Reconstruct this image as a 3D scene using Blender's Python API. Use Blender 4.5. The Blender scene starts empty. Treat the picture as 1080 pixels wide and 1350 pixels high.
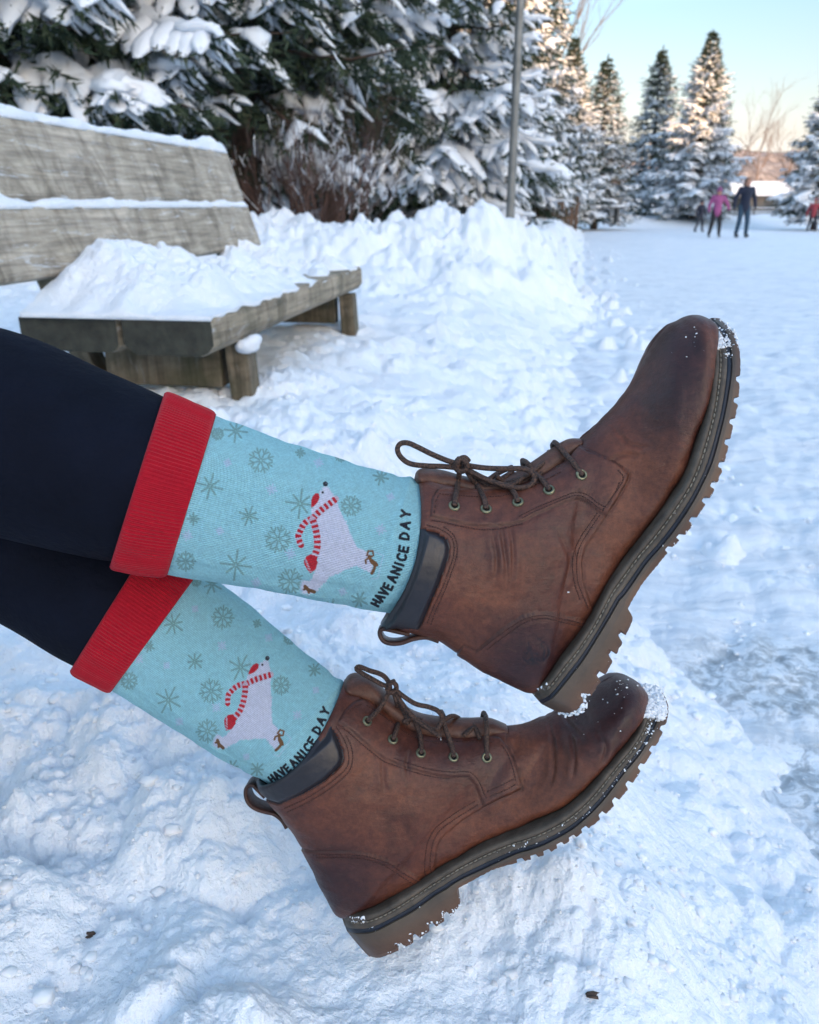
import bpy, bmesh, math, random
import numpy as np
from mathutils import Vector, Matrix
from mathutils.bvhtree import BVHTree

S = bpy.context.scene
COL = S.collection
R = math.radians
H = 0.95                      # eye height above the rink
PITCH = math.atan2(405, 1050)
F = 1050.0
CP, SP = math.cos(PITCH), math.sin(PITCH)
CAM = np.array([0, 0, H])
RIGHT = np.array([1.0, 0, 0]); UP = np.array([0, SP, CP]); FWD = np.array([0, CP, -SP])
CAMROT = Matrix(((1, 0, 0), (0, SP, -CP), (0, CP, SP)))   # columns: right, up, back

def plane_matrix(D):
    """frame whose x/y/z are right/up/toward the eye, D metres ahead"""
    m = CAMROT.to_4x4(); m.translation = Vector(CAM + FWD * D); return m

def ray_point(px, py, d):
    return CAM + d * (FWD + RIGHT * (px - 540) / F + UP * (675 - py) / F)

def at_z(px, py, z):
    v = FWD + RIGHT * (px - 540) / F + UP * (675 - py) / F
    return CAM + v * ((z - H) / v[2])

# ---------------------------------------------------------------- numpy noise
def _hash(ix, iy, seed):
    n = (ix.astype(np.int64) * 374761393 + iy.astype(np.int64) * 668265263 + seed * 1274126177) & 0xffffffff
    n = ((n ^ (n >> 13)) * 1274126177) & 0xffffffff
    return ((n ^ (n >> 16)) & 0xffff) / 65535.0

def perlin(x, y, seed=0):
    x0 = np.floor(x); y0 = np.floor(y); fx = x - x0; fy = y - y0
    u = fx * fx * fx * (fx * (fx * 6 - 15) + 10); v = fy * fy * fy * (fy * (fy * 6 - 15) + 10)
    def g(i, j):
        a = _hash(x0 + i, y0 + j, seed) * 2 * math.pi
        return np.cos(a) * (fx - i) + np.sin(a) * (fy - j)
    return ((g(0, 0) * (1 - u) + g(1, 0) * u) * (1 - v) + (g(0, 1) * (1 - u) + g(1, 1) * u) * v) * 1.5

def fbm(x, y, octs=4, seed=0, gain=.5):
    s = np.zeros_like(x); a = 1.0; f = 1.0
    for k in range(octs):
        s += a * perlin(x * f + 17.3 * k, y * f - 9.1 * k, seed + k); a *= gain; f *= 2.03
    return s

def billow(x, y, octs=4, seed=0, gain=.5):
    s = np.zeros_like(x); a = 1.0; f = 1.0
    for k in range(octs):
        s += a * (np.abs(perlin(x * f + 17.3 * k, y * f - 9.1 * k, seed + k)) * 2 - .6); a *= gain; f *= 2.03
    return s

def cells(x, y, seed=0):
    """rounded chunks: overlapping domes of uneven height (continuous)"""
    x0 = np.floor(x); y0 = np.floor(y); best = np.zeros_like(x)
    for i in (-1, 0, 1):
        for j in (-1, 0, 1):
            cx = x0 + i; cy = y0 + j
            px = cx + _hash(cx, cy, seed); py = cy + _hash(cx, cy, seed + 7)
            d = (x - px) ** 2 + (y - py) ** 2; rr = .35 + .5 * _hash(cx, cy, seed + 17)
            best = np.maximum(best, np.clip(1 - d / rr, 0, 1) ** .8 * (.15 + .85 * _hash(cx, cy, seed + 13)))
    return best

def sstep(a, b, x):
    t = np.clip((x - a) / (b - a), 0, 1); return t * t * (3 - 2 * t)

# ---------------------------------------------------------------- mesh helpers
def mesh_np(name, V, faces, smooth=True, mats=(), midx=None):
    """faces: list of int arrays (n,3)/(n,4)"""
    me = bpy.data.meshes.new(name)
    V = np.asarray(V, dtype=np.float32)
    if not isinstance(faces, (list, tuple)): faces = [faces]
    faces = [np.asarray(f, dtype=np.int32) for f in faces if len(f)]
    me.vertices.add(len(V)); me.vertices.foreach_set('co', V.ravel())
    tot = np.concatenate([np.full(len(f), f.shape[1], np.int32) for f in faces])
    loops = np.concatenate([f.ravel() for f in faces])
    start = np.concatenate([[0], np.cumsum(tot)[:-1]]).astype(np.int32)
    me.loops.add(len(loops)); me.loops.foreach_set('vertex_index', loops)
    me.polygons.add(len(tot)); me.polygons.foreach_set('loop_start', start)
    try: me.polygons.foreach_set('loop_total', tot)
    except Exception: pass
    if midx is not None: me.polygons.foreach_set('material_index', np.asarray(midx, np.int32))
    me.update(calc_edges=True)
    me.polygons.foreach_set('use_smooth', np.full(len(tot), bool(smooth)))
    me.validate()
    for m in mats: me.materials.append(m)
    return me

WM = {}
def link(o, parent=None, M=None):
    """link o with world matrix M under parent"""
    COL.objects.link(o)
    M = M if M is not None else (WM[parent.name] if parent else Matrix.Identity(4))
    WM[o.name] = M.copy()
    if parent:
        o.parent = parent; o.matrix_basis = WM[parent.name].inverted() @ M
    else: o.matrix_basis = M
    return o

def obj(name, me, parent=None, M=None, mat=None):
    o = bpy.data.objects.new(name, me)
    if mat is not None:
        me.materials.clear(); me.materials.append(mat)
    return link(o, parent, M)

def thing(name, label, cat, loc=(0, 0, 0), rz=0, group=None):
    o = bpy.data.objects.new(name, None); o.empty_display_size = .1
    link(o, None, Matrix.Translation(Vector(loc)) @ Matrix.Rotation(rz, 4, 'Z'))
    o['label'] = label; o['category'] = cat
    if group: o['group'] = group
    return o

class MB:
    """collects pieces into one mesh"""
    def __init__(s): s.V = []; s.F3 = []; s.F4 = []; s.n = 0
    def add(s, V, F3=(), F4=()):
        V = np.asarray(V, float); s.V.append(V)
        if len(F3): s.F3.append(np.asarray(F3, np.int64) + s.n)
        if len(F4): s.F4.append(np.asarray(F4, np.int64) + s.n)
        s.n += len(V)
    def tube(s, P, r, sides=8, cap=True, flat=None):
        P = np.asarray(P, float); n = len(P); r = np.broadcast_to(np.asarray(r, float), (n,))
        T = np.gradient(P, axis=0); T /= np.linalg.norm(T, axis=1)[:, None] + 1e-12
        up = np.array([0, 0, 1.0]) if abs(T[0][2]) < .9 else np.array([1.0, 0, 0])
        N = np.zeros_like(P); nn = np.cross(T[0], up); nn /= np.linalg.norm(nn)
        for i in range(n):
            nn = nn - T[i] * nn.dot(T[i]); nn /= np.linalg.norm(nn) + 1e-12; N[i] = nn
        B = np.cross(T, N); a = np.linspace(0, 2 * math.pi, sides, endpoint=False)
        V = P[:, None] + r[:, None, None] * (np.cos(a)[None, :, None] * N[:, None] + np.sin(a)[None, :, None] * B[:, None])
        V = V.reshape(-1, 3); F = []
        for i in range(n - 1):
            for j in range(sides):
                k = (j + 1) % sides; F.append((i * sides + j, i * sides + k, (i + 1) * sides + k, (i + 1) * sides + j))
        F3 = []
        if cap:
            V = np.vstack([V, P[0] - T[0] * r[0] * .5, P[-1] + T[-1] * r[-1] * .5]); m = n * sides
            for j in range(sides):
                k = (j + 1) % sides; F3.append((m, k, j)); F3.append((m + 1, (n - 1) * sides + j, (n - 1) * sides + k))
        s.add(V, F3, F)
    def blob(s, c, r, sc=(1, 1, 1), noise=.15, sub=1, seed=0, rot=None):
        V, Fc = ICO[sub]; rs = np.random.RandomState(seed)
        k = 1 + noise * (rs.rand(len(V)) * 2 - 1)
        W = V * k[:, None] * np.array(sc) * r
        if rot is not None: W = W @ rot.T
        s.add(W + np.asarray(c), Fc)
    def box(s, x0, x1, y0, y1, z0, z1, bev=0.0):
        bm = bmesh.new(); bmesh.ops.create_cube(bm, size=1)
        for v in bm.verts: v.co = ((x0 + x1) / 2 + v.co.x * (x1 - x0), (y0 + y1) / 2 + v.co.y * (y1 - y0), (z0 + z1) / 2 + v.co.z * (z1 - z0))
        if bev: bmesh.ops.bevel(bm, geom=bm.edges[:], offset=bev, segments=2, affect='EDGES', profile=.6)
        s.bm(bm)
    def bm(s, bm):
        bm.verts.ensure_lookup_table(); bmesh.ops.triangulate(bm, faces=bm.faces[:])
        V = [v.co[:] for v in bm.verts]; F3 = [[v.index for v in f.verts] for f in bm.faces]; bm.free(); s.add(V, F3)
    def mesh(s, name, smooth=True):
        fs = []
        if s.F3: fs.append(np.vstack(s.F3))
        if s.F4: fs.append(np.vstack(s.F4))
        return mesh_np(name, np.vstack(s.V), fs, smooth)
    def build(s, name, mat, parent=None, M=None, smooth=True):
        return obj(name, s.mesh(name, smooth), parent, M, mat)

ICO = {}
for k in (1, 2, 3):
    bm = bmesh.new(); bmesh.ops.create_icosphere(bm, subdivisions=k, radius=1)
    bm.verts.ensure_lookup_table()
    ICO[k] = (np.array([v.co[:] for v in bm.verts]), np.array([[v.index for v in f.verts] for f in bm.faces])); bm.free()

def catmull(P, t):
    """P (n,k) control rows, t in [0,n-1]"""
    P = np.asarray(P, float); n = len(P); t = np.clip(t, 0, n - 1 - 1e-9)
    i = np.floor(t).astype(int); f = (t - i)[:, None]
    g = lambda k: P[np.clip(i + k, 0, n - 1)]
    p0, p1, p2, p3 = g(-1), g(0), g(1), g(2)
    return .5 * ((2 * p1) + (-p0 + p2) * f + (2 * p0 - 5 * p1 + 4 * p2 - p3) * f ** 2 + (-p0 + 3 * p1 - 3 * p2 + p3) * f ** 3)

def smooth_path(P, n=60):
    return catmull(P, np.linspace(0, len(P) - 1, n))

def resample(P, step):
    P = np.asarray(P, float); d = np.r_[0, np.cumsum(np.linalg.norm(np.diff(P, axis=0), axis=1))]
    n = max(2, int(d[-1] / step)); s = np.linspace(0, d[-1], n)
    return np.stack([np.interp(s, d, P[:, k]) for k in range(P.shape[1])], 1)

def seg_dist(X, Y, P, closed=False):
    P = np.asarray(P, float)
    if closed: P = np.vstack([P, P[:1]])
    best = np.full(X.shape, 1e9); arc = np.zeros(X.shape); acc = 0
    for a, b in zip(P[:-1], P[1:]):
        d = b - a; L = math.hypot(*d) + 1e-9
        t = np.clip(((X - a[0]) * d[0] + (Y - a[1]) * d[1]) / L ** 2, 0, 1)
        q = np.hypot(X - a[0] - t * d[0], Y - a[1] - t * d[1])
        m = q < best; best = np.where(m, q, best); arc = np.where(m, acc + t * L, arc); acc += L
    return best, arc

def inside(X, Y, P):
    P = np.asarray(P, float); c = np.zeros(X.shape, bool); n = len(P)
    for i in range(n):
        x0, y0 = P[i]; x1, y1 = P[(i + 1) % n]
        if y0 == y1: continue
        m = ((y0 > Y) != (y1 > Y)) & (X < (x1 - x0) * (Y - y0) / (y1 - y0) + x0)
        c ^= m
    return c

def sdist(X, Y, P):
    d, _ = seg_dist(X, Y, P, True); return np.where(inside(X, Y, P), -d, d)

# ---------------------------------------------------------------- materials
def mat_new(name):
    m = bpy.data.materials.new(name); m.use_nodes = True
    nt = m.node_tree; b = nt.nodes['Principled BSDF']; return m, nt, b

def N(nt, typ, **kw):
    n = nt.nodes.new(typ)
    for k, v in kw.items():
        if k in n.inputs: n.inputs[k].default_value = v
        else: setattr(n, k, v)
    return n

def noise_node(nt, scale, detail=4, rough=.6, vec=None, dist=0):
    n = N(nt, 'ShaderNodeTexNoise', Scale=scale, Detail=detail, Roughness=rough, Distortion=dist)
    if vec is not None: nt.links.new(vec, n.inputs['Vector'])
    return n

def ramp(nt, fac, stops):
    r = nt.nodes.new('ShaderNodeValToRGB'); e = r.color_ramp.elements
    while len(e) < len(stops): e.new(.5)
    for k, (p, c) in zip(e, stops): k.position = p; k.color = (*c, 1) if len(c) == 3 else c
    nt.links.new(fac, r.inputs[0]); return r.outputs[0]

def mix(nt, a, b, fac, typ='MIX'):
    m = nt.nodes.new('ShaderNodeMix'); m.data_type = 'RGBA'; m.blend_type = typ
    for s, v in ((0, fac), (6, a), (7, b)):
        if hasattr(v, 'is_output'): nt.links.new(v, m.inputs[s])
        else: m.inputs[s].default_value = v if s == 0 else (*v, 1)
    return m.outputs[2]

def bump(nt, h, b, strength=.3, dist=.01, prev=None):
    n = N(nt, 'ShaderNodeBump', Strength=strength, Distance=dist); nt.links.new(h, n.inputs['Height'])
    if prev is not None: nt.links.new(prev, n.inputs['Normal'])
    nt.links.new(n.outputs[0], b.inputs['Normal']); return n.outputs[0]

def coords(nt, kind='Object', scale=(1, 1, 1)):
    t = nt.nodes.new('ShaderNodeTexCoord'); m = nt.nodes.new('ShaderNodeMapping'); m.inputs['Scale'].default_value = scale
    nt.links.new(t.outputs[kind], m.inputs[0]); return m.outputs[0]

def simple(name, col, rough=.6, var=.25, scale=20, bs=0, bscale=60, metal=0, bd=.004, sheen=0, spec=.5):
    m, nt, b = mat_new(name); v = coords(nt)
    n = noise_node(nt, scale, 4, .6, v)
    lo = tuple(c * (1 - var) for c in col); hi = tuple(min(1, c * (1 + var)) for c in col)
    nt.links.new(ramp(nt, n.outputs[0], [(.3, lo), (.7, hi)]), b.inputs['Base Color'])
    b.inputs['Roughness'].default_value = rough; b.inputs['Metallic'].default_value = metal
    b.inputs['Specular IOR Level'].default_value = spec
    if sheen: b.inputs['Sheen Weight'].default_value = sheen
    if bs: bump(nt, noise_node(nt, bscale, 4, .6, v).outputs[0], b, bs, bd)
    return m

def snow_mat(name, col=(.86, .885, .925), bscale=(9, 70, 400), sss=.12, bstr=1.25):
    m, nt, b = mat_new(name); v = coords(nt)
    n = noise_node(nt, 1.7, 5, .6, v)
    lo = tuple(c * .93 for c in col)
    nt.links.new(ramp(nt, n.outputs[0], [(.35, lo), (.65, col)]), b.inputs['Base Color'])
    b.inputs['Roughness'].default_value = .62
    b.inputs['Specular IOR Level'].default_value = .25
    if sss:
        b.inputs['Subsurface Weight'].default_value = sss
        b.inputs['Subsurface Radius'].default_value = (.6, .8, 1.0); b.inputs['Subsurface Scale'].default_value = .018
    p = bump(nt, noise_node(nt, bscale[0], 5, .62, v).outputs[0], b, .5 * bstr, .03)
    p = bump(nt, noise_node(nt, bscale[1], 5, .65, v).outputs[0], b, .8 * bstr, .007, p)
    bump(nt, noise_node(nt, bscale[2], 3, .6, v).outputs[0], b, .5 * bstr, .0012, p)
    return m

def attr_leather(name, rough=.42):
    m, nt, b = mat_new(name); v = coords(nt)
    at = nt.nodes.new('ShaderNodeAttribute'); at.attribute_name = 'Col'
    n1 = noise_node(nt, 22, 6, .65, v, .6); n2 = noise_node(nt, 210, 6, .78, v)
    vs = coords(nt, 'Object', (1, 3.5, 1)); n3 = noise_node(nt, 55, 5, .75, vs, 1.2)
    c = mix(nt, at.outputs[0], ramp(nt, n1.outputs[0], [(.3, (.45, .40, .45)), (.5, (1, 1, 1)), (.72, (1.6, 1.6, 1.4))]), .8, 'MULTIPLY')
    c = mix(nt, c, ramp(nt, n2.outputs[0], [(.35, (.66, .66, .66)), (.65, (1.28, 1.28, 1.28))]), .85, 'MULTIPLY')
    c = mix(nt, c, (.17, .085, .05), ramp(nt, n3.outputs[0], [(.63, (0, 0, 0)), (.74, (.50, .50, .50))]))
    nt.links.new(c, b.inputs['Base Color'])
    rr = ramp(nt, n1.outputs[0], [(.3, (rough - .06,) * 3), (.7, (rough + .14,) * 3)]); nt.links.new(rr, b.inputs['Roughness'])
    b.inputs['Specular IOR Level'].default_value = .36
    vo = N(nt, 'ShaderNodeTexVoronoi', Scale=900.0); nt.links.new(v, vo.inputs['Vector'])
    p = bump(nt, vo.outputs['Distance'], b, .22, .0004)
    p = bump(nt, noise_node(nt, 260, 5, .65, v).outputs[0], b, .5, .0009, p)
    bump(nt, n3.outputs[0], b, .35, .0012, p)
    return m

def wood_mat(name, axis, dark=(.085, .07, .055), lite=(.30, .265, .225), moss=.0, frost=.5):
    """grain runs along the given local axis"""
    m, nt, b = mat_new(name); sc = [14, 14, 14]; sc[axis] = .8
    v = coords(nt, 'Object', tuple(sc)); vb = coords(nt)
    g = noise_node(nt, 3.2, 8, .72, v, .5); k = noise_node(nt, 1.3, 4, .6, vb)
    c = ramp(nt, g.outputs[0], [(.3, dark), (.5, tuple((a + bb) / 2 for a, bb in zip(dark, lite))), (.7, lite)])
    c = mix(nt, c, ramp(nt, k.outputs[0], [(.35, (.6, .58, .52)), (.65, (1.1, 1.08, 1.05))]), .9, 'MULTIPLY')
    sv = [3, 3, 3]; sv[axis] = 7
    st = noise_node(nt, 1.2, 5, .7, coords(nt, 'Object', tuple(sv)), .8)
    c = mix(nt, c, ramp(nt, st.outputs[0], [(.36, (.45, .43, .40)), (.52, (1.05, 1.05, 1.05)), (.7, (1.3, 1.32, 1.36))]), .8, 'MULTIPLY')
    if moss: c = mix(nt, c, (.025, .035, .012), ramp(nt, noise_node(nt, 6, 5, .6, vb).outputs[0], [(.4, (0,) * 3), (.6, (moss,) * 3)]))
    if frost:
        vf = [60, 60, 60]; vf[axis] = 9
        fn = noise_node(nt, .35, 8, .8, coords(nt, 'Object', tuple(vf)), 1.5)
        c = mix(nt, c, (.72, .76, .82), ramp(nt, fn.outputs[0], [(.56, (0,) * 3), (.66, (frost,) * 3)]))
    nt.links.new(c, b.inputs['Base Color']); b.inputs['Roughness'].default_value = .8
    bump(nt, g.outputs[0], b, .7, .006)
    return m
# ================================================================ camera, light, sky
cd = bpy.data.cameras.new('camera'); cam = bpy.data.objects.new('camera', cd); COL.objects.link(cam)
cam.matrix_basis = Matrix.Translation(Vector(CAM)) @ CAMROT.to_4x4()
cd.sensor_width = 36; cd.sensor_fit = 'HORIZONTAL'; cd.lens = 36 * F / 1080
cd.clip_start = .02; cd.clip_end = 3000
cd.dof.use_dof = True; cd.dof.focus_distance = .60; cd.dof.aperture_fstop = 13.5
S.camera = cam
SUN_EL, SUN_AZ = R(9.0), R(150)           # azimuth clockwise from +Y
w = bpy.data.worlds.new('World'); S.world = w; w.use_nodes = True; nt = w.node_tree
bg = nt.nodes['Background']; sk = nt.nodes.new('ShaderNodeTexSky'); sk.sky_type = 'NISHITA'
sk.sun_disc = False; sk.sun_elevation = SUN_EL; sk.sun_rotation = SUN_AZ
sk.air_density = 1.0; sk.dust_density = 1.5; sk.ozone_density = 1.6
# added sky gain by elevation: dims the skyline band, lifts the dome to light snow
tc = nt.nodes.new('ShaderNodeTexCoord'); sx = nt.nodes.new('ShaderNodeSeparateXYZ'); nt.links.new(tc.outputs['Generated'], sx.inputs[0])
sky_gain = ramp(nt, sx.outputs[2], [(p_, tuple(q / 2.5 for q in c_)) for p_, c_ in ((0, (1.08, .98, 1.45)), (.035, (1.08, .98, 1.45)), (.07, (.86, .70, .82)), (.105, (.80, .68, .70)), (.19, (.74, .72, .74)), (.36, (1.5, 1.40, 1.30)), (.55, (1.95, 1.88, 1.80)))])
vm = N(nt, 'ShaderNodeVectorMath', operation='SCALE'); vm.inputs[3].default_value = 2.5; nt.links.new(sky_gain, vm.inputs[0])
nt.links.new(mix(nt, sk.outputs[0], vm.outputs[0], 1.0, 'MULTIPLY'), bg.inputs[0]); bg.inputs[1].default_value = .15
ld = bpy.data.lights.new('sun', 'SUN'); ld.energy = 3.0; ld.angle = R(.6); ld.color = (1, .60, .28)
lo = bpy.data.objects.new('sun', ld); COL.objects.link(lo)
sd = Vector((math.sin(SUN_AZ) * math.cos(SUN_EL), math.cos(SUN_AZ) * math.cos(SUN_EL), math.sin(SUN_EL)))
lo.rotation_euler = sd.to_track_quat('Z', 'Y').to_euler(); lo.location = (20, -20, 30)
S.view_settings.view_transform = 'Standard'; S.view_settings.look = 'None'; S.view_settings.gamma = 1
S.view_settings.exposure = 1.62
S.cycles.max_bounces = 6; S.cycles.use_denoising = True

# ================================================================ snow and ice
SNOW = snow_mat('snow'); SNOWT = snow_mat('snow_on_things', sss=0, bscale=(14, 60, 200)); 
SNOWC = snow_mat('snow_on_boughs', sss=0, bscale=(6, 30, 90), bstr=.8)

def ground_height(x, y):
    r = np.hypot(x, y)
    # edge of the banked snow: full height left of xf, gone right of xz
    xz = np.interp(y, [0, .8, 1.1, 1.7, 2.4, 3.5, 6, 9, 14, 30], [.80, .80, .76, .72, .80, 1.05, 1.5, 1.95, 3.0, 6.4])
    xf = np.interp(y, [0, .8, 1.2, 1.8, 2.4, 3.5, 6, 9, 14, 30], [.06, .05, .0, -.15, -.35, -.5, .2, 1.1, 2.1, 5.2])
    wob = (perlin(x * 1.3, y * 1.3, 5) * .10 + perlin(x * 4.3, y * 4.3, 6) * .08) * np.clip(y / 1.5, .5, 1.3)
    k = sstep(0, 1, (xz + wob - x) / (xz - xf))
    h = -.05 + k * (.40 + .0)
    # trampled strip between the bank and the rink
    # shovelled pile and the bank running on behind the bench and along the rink
    px = np.clip(1 - ((x - .0) / 2.0) ** 4, 0, 1) ** .8
    h = h + .14 * px * np.exp(-(np.abs(y - 8.3) / 1.3) ** 3) * (1 + .4 * perlin(x * 1.6, y * 1.1, 9))
    xb = np.interp(y, [0, 6, 10, 20, 45], [-1, -1.0, .9, 3.4, 8.0])
    ridge = sstep(6.2, 7.6, y) * k * (.215 - .01 * sstep(10, 14, y))
    h = h + ridge * (1 + .2 * fbm(x * .8, y * .8, 3, 21)) 
    # behind the rink
    far = sstep(36, 40, y) ; h = np.maximum(h, far * (.52 + .12 * fbm(x * .5, y * .5, 3, 31)) - .05)
    h = h + sstep(60, 300, r) * 1.0
    # lumps
    soft = k * (1 - .35 * sstep(2.0, 2.8, y) * sstep(6.2, 5.2, y))
    near = np.exp(-((x + .03) ** 2 + (y - .50) ** 2) / .11 ** 2)
    amp = soft * (1 - .75 * near)
    fine = sstep(14, 5, r)
    rug = sstep(-.35, .45, perlin(x * 2.3, y * 2.3, 143) + .4 * perlin(x * 6, y * 6, 144))
    d1 = fbm(x * 3.1, y * 3.1, 2, 41) * .045
    wa = .35 * perlin(x * 9, y * 9, 3); wb = .35 * perlin(x * 9, y * 9, 4)
    d2 = (cells(x * 7.5 + wa, y * 7.5 + wb, 51) + .5 * cells(x * 10 + wb, y * 10 + 3 + wa, 53)) * .046
    d3 = (cells(x * 19 + wb, y * 19 + wa, 61) * .022 + billow(x * 13, y * 13, 3, 71) * .010) * fine
    d4 = (fbm(x * 55, y * 55, 3, 81) * .0036 + cells(x * 75, y * 75, 83) * .0050 + cells(x * 150, y * 150, 85) * .0022 * sstep(2.5, 1, r)) * sstep(6, 2, r)
    pile = np.clip(np.exp(-((y - 8.0) / 1.6) ** 2) * px + .35 * sstep(6, 7.5, y) * sstep(20, 9, y), 0, 1)
    wx = .35 * perlin(x * 3, y * 3, 97); wy = .35 * perlin(x * 3, y * 3, 98)
    d5 = (cells(x * 1.7 + wx, y * 1.7 + wy, 91) * .20 + cells(x * 3.9 + wx, y * 3.9 + wy, 95) * .15 + cells(x * 9 + wx, y * 9, 96) * .10 + cells(x * 21, y * 21, 94) * .02 - .10) * pile
    h = h + amp * (d1 + (d2 + d3) * (1 - .4 * pile) * (.45 + .75 * rug) + d4 * (.4 + .6 * rug) - .028) + d5 * k
    # loosened clods near the foot of the bank
    e = np.exp(-((k - .28) / .30) ** 2) * sstep(9, 3, r)
    h = h + e * (cells(x * 11, y * 11, 111) * .060 + cells(x * 27, y * 27, 113) * .02)
    e2 = np.exp(-((x - xz - .10) / (.12 + .05 * y)) ** 2) * sstep(1.5, 2.2, y) * sstep(30, 12, y)
    h = h + e2 * (np.clip(cells(x * 5.5, y * 5.5, 121) - .50, 0, 1) * .30 + np.clip(cells(x * 13, y * 13, 123) - .5, 0, 1) * .12)
    # boot marks: shallow hollows beside the heel
    h = h - .022 * np.exp(-(((x - .07) / .045) ** 2 + ((y - .47) / .06) ** 2))
    h = h - .020 * np.exp(-((x + .10) ** 2 + (y - .52) ** 2) / .07 ** 2)
    return h

def fan(rmin, rmax, ratio, az_in, daz, daz_out, ratio2=None, rsw=8):
    rows = [rmin]
    while rows[-1] < rmax: rows.append(rows[-1] * (ratio2 if ratio2 and rows[-1] > rsw else ratio))
    rows = np.array(rows)
    a = np.r_[np.arange(-180, -az_in, daz_out), np.arange(-az_in, az_in, daz), np.arange(az_in, 180, daz_out)]
    A = np.radians(a); n, m = len(rows), len(A)
    X = rows[:, None] * np.sin(A)[None]; Y = rows[:, None] * np.cos(A)[None]
    i = np.arange(n - 1)[:, None]; j = np.arange(m)[None]; j2 = (j + 1) % m
    Fc = np.stack([i * m + j, i * m + j2, (i + 1) * m + j2, (i + 1) * m + j], -1).reshape(-1, 4)[:, ::-1]
    cen = [[n * m, j, (j + 1) % m] for j in range(m)]
    X = np.r_[X.ravel(), 0]; Y = np.r_[Y.ravel(), 0]
    return X, Y, Fc, np.array(cen)[:, ::-1]

X, Y, Fq, Ft = fan(.12, 900, 1.0046, 34, .105, 2.0, 1.013, 9)
Z = ground_height(X, Y)
g = obj('snow_ground', mesh_np('snow_ground', np.stack([X, Y, Z], 1), [Fq, Ft]), mat=SNOW); g['kind'] = 'structure'

def ice_mat():
    m, nt, b = mat_new('rink_ice'); v = coords(nt)
    at = nt.nodes.new('ShaderNodeAttribute'); at.attribute_name = 'ice'
    n1 = noise_node(nt, 26, 8, .72, v, .8); n2 = noise_node(nt, 3.2, 6, .65, v, .4)
    vs = coords(nt, 'Object', (1, .22, 1)); vs2 = coords(nt, 'Object', (.25, 1.2, 1))
    n3 = noise_node(nt, 9, 7, .7, vs2, 1.0)
    snowc = ramp(nt, n3.outputs[0], [(.32, (.58, .63, .70)), (.56, (.86, .88, .915))])
    icec = ramp(nt, n1.outputs[0], [(.36, (.27, .30, .33)), (.47, (.46, .50, .54)), (.56, (.80, .84, .89))])
    md = nt.nodes.new('ShaderNodeMath'); md.operation = 'MULTIPLY_ADD'; md.inputs[1].default_value = .9; 
    nt.links.new(n2.outputs[0], md.inputs[0]); nt.links.new(at.outputs[2], md.inputs[2])
    f = ramp(nt, md.outputs[0], [(.62, (0,) * 3), (.95, (1,) * 3)])
    nt.links.new(mix(nt, snowc, icec, f), b.inputs['Base Color'])
    nt.links.new(ramp(nt, f, [(0, (.6,) * 3), (1, (.28,) * 3)]), b.inputs['Roughness'])
    p = bump(nt, n1.outputs[0], b, .6, .012); p = bump(nt, n3.outputs[0], b, .6, .03, p)
    bump(nt, noise_node(nt, 130, 4, .7, v).outputs[0], b, .5, .003, p)
    return m
X, Y, Fq, Ft = fan(.3, 60, 1.012, 34, .2, 3.0)
rr = np.hypot(X, Y)
Z = (.010 * fbm(X * 9, Y * 5, 5, 7) + .010 * billow(X * 5, Y * 3, 4, 27) + .010 * cells(X * 16, Y * 12, 37) * sstep(8, 4, rr) + .010 * cells(X * 8, Y * 11, 17) * sstep(12, 3, rr) + .016 * np.clip(fbm(X * 2.2, Y * 4.5, 4, 12), 0, 1)) * (.4 + .6 * sstep(16, 5, rr))
Z += .05 * np.clip(fbm(X * 3, Y * 3, 4, 19) - .1, 0, 1) * sstep(1.9, .9, X - .12 * Y) * sstep(7, 4, Y) * sstep(1.6, 2.4, Y)
me = mesh_np('ice_rink', np.stack([X, Y, Z], 1), [Fq, Ft])
ice = np.zeros_like(X)
for cx, cy, rx, ry, s in ((.82, 1.45, .24, .18, .85), (.82, 1.12, .28, .15, .85), (.98, 1.25, .3, .2, .5), (.74, .95, .14, .14, .7), (2.6, 4.2, 1.2, 1.0, .12), (1.2, 2.1, .5, .3, .2)):
    ice = np.maximum(ice, s * np.exp(-((X - cx) / rx) ** 2 - ((Y - cy) / ry) ** 2))
a = me.attributes.new('ice', 'FLOAT', 'POINT'); a.data.foreach_set('value', ice.astype(np.float32))
o = obj('ice_rink', me, mat=ice_mat()); o['kind'] = 'structure'

# loose crumbs of snow lying about near the eye
rs = np.random.RandomState(7); mb = MB(); nC = 5200
cy = .33 + 2.6 * rs.rand(nC) ** 1.5; cx = (rs.rand(nC) * 2 - 1) * (.25 + .62 * cy) + .05
clump = perlin(cx * 4, cy * 4, 201) + .5 * perlin(cx * 11, cy * 11, 202); keep = clump > -.05
cx, cy = cx[keep], cy[keep]; cz = np.maximum(ground_height(cx, cy), .004)
for q in range(len(cx)):
    s_ = .0012 + .0060 * rs.rand() ** 6 + .0016 * rs.rand(); s_ *= (.7 + .45 * cy[q])
    mb.blob((cx[q], cy[q], cz[q] + s_ * .12), s_, (rs.uniform(.7, 1.3), rs.uniform(.7, 1.3), rs.uniform(.5, .8)), .26, 2 if s_ > .0025 else 1, q)
CRUMB = snow_mat('snow_crumb', sss=.5, bstr=.25); cr_ = mb.build('snow_crumbs', CRUMB); cr_['kind'] = 'stuff'

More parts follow.
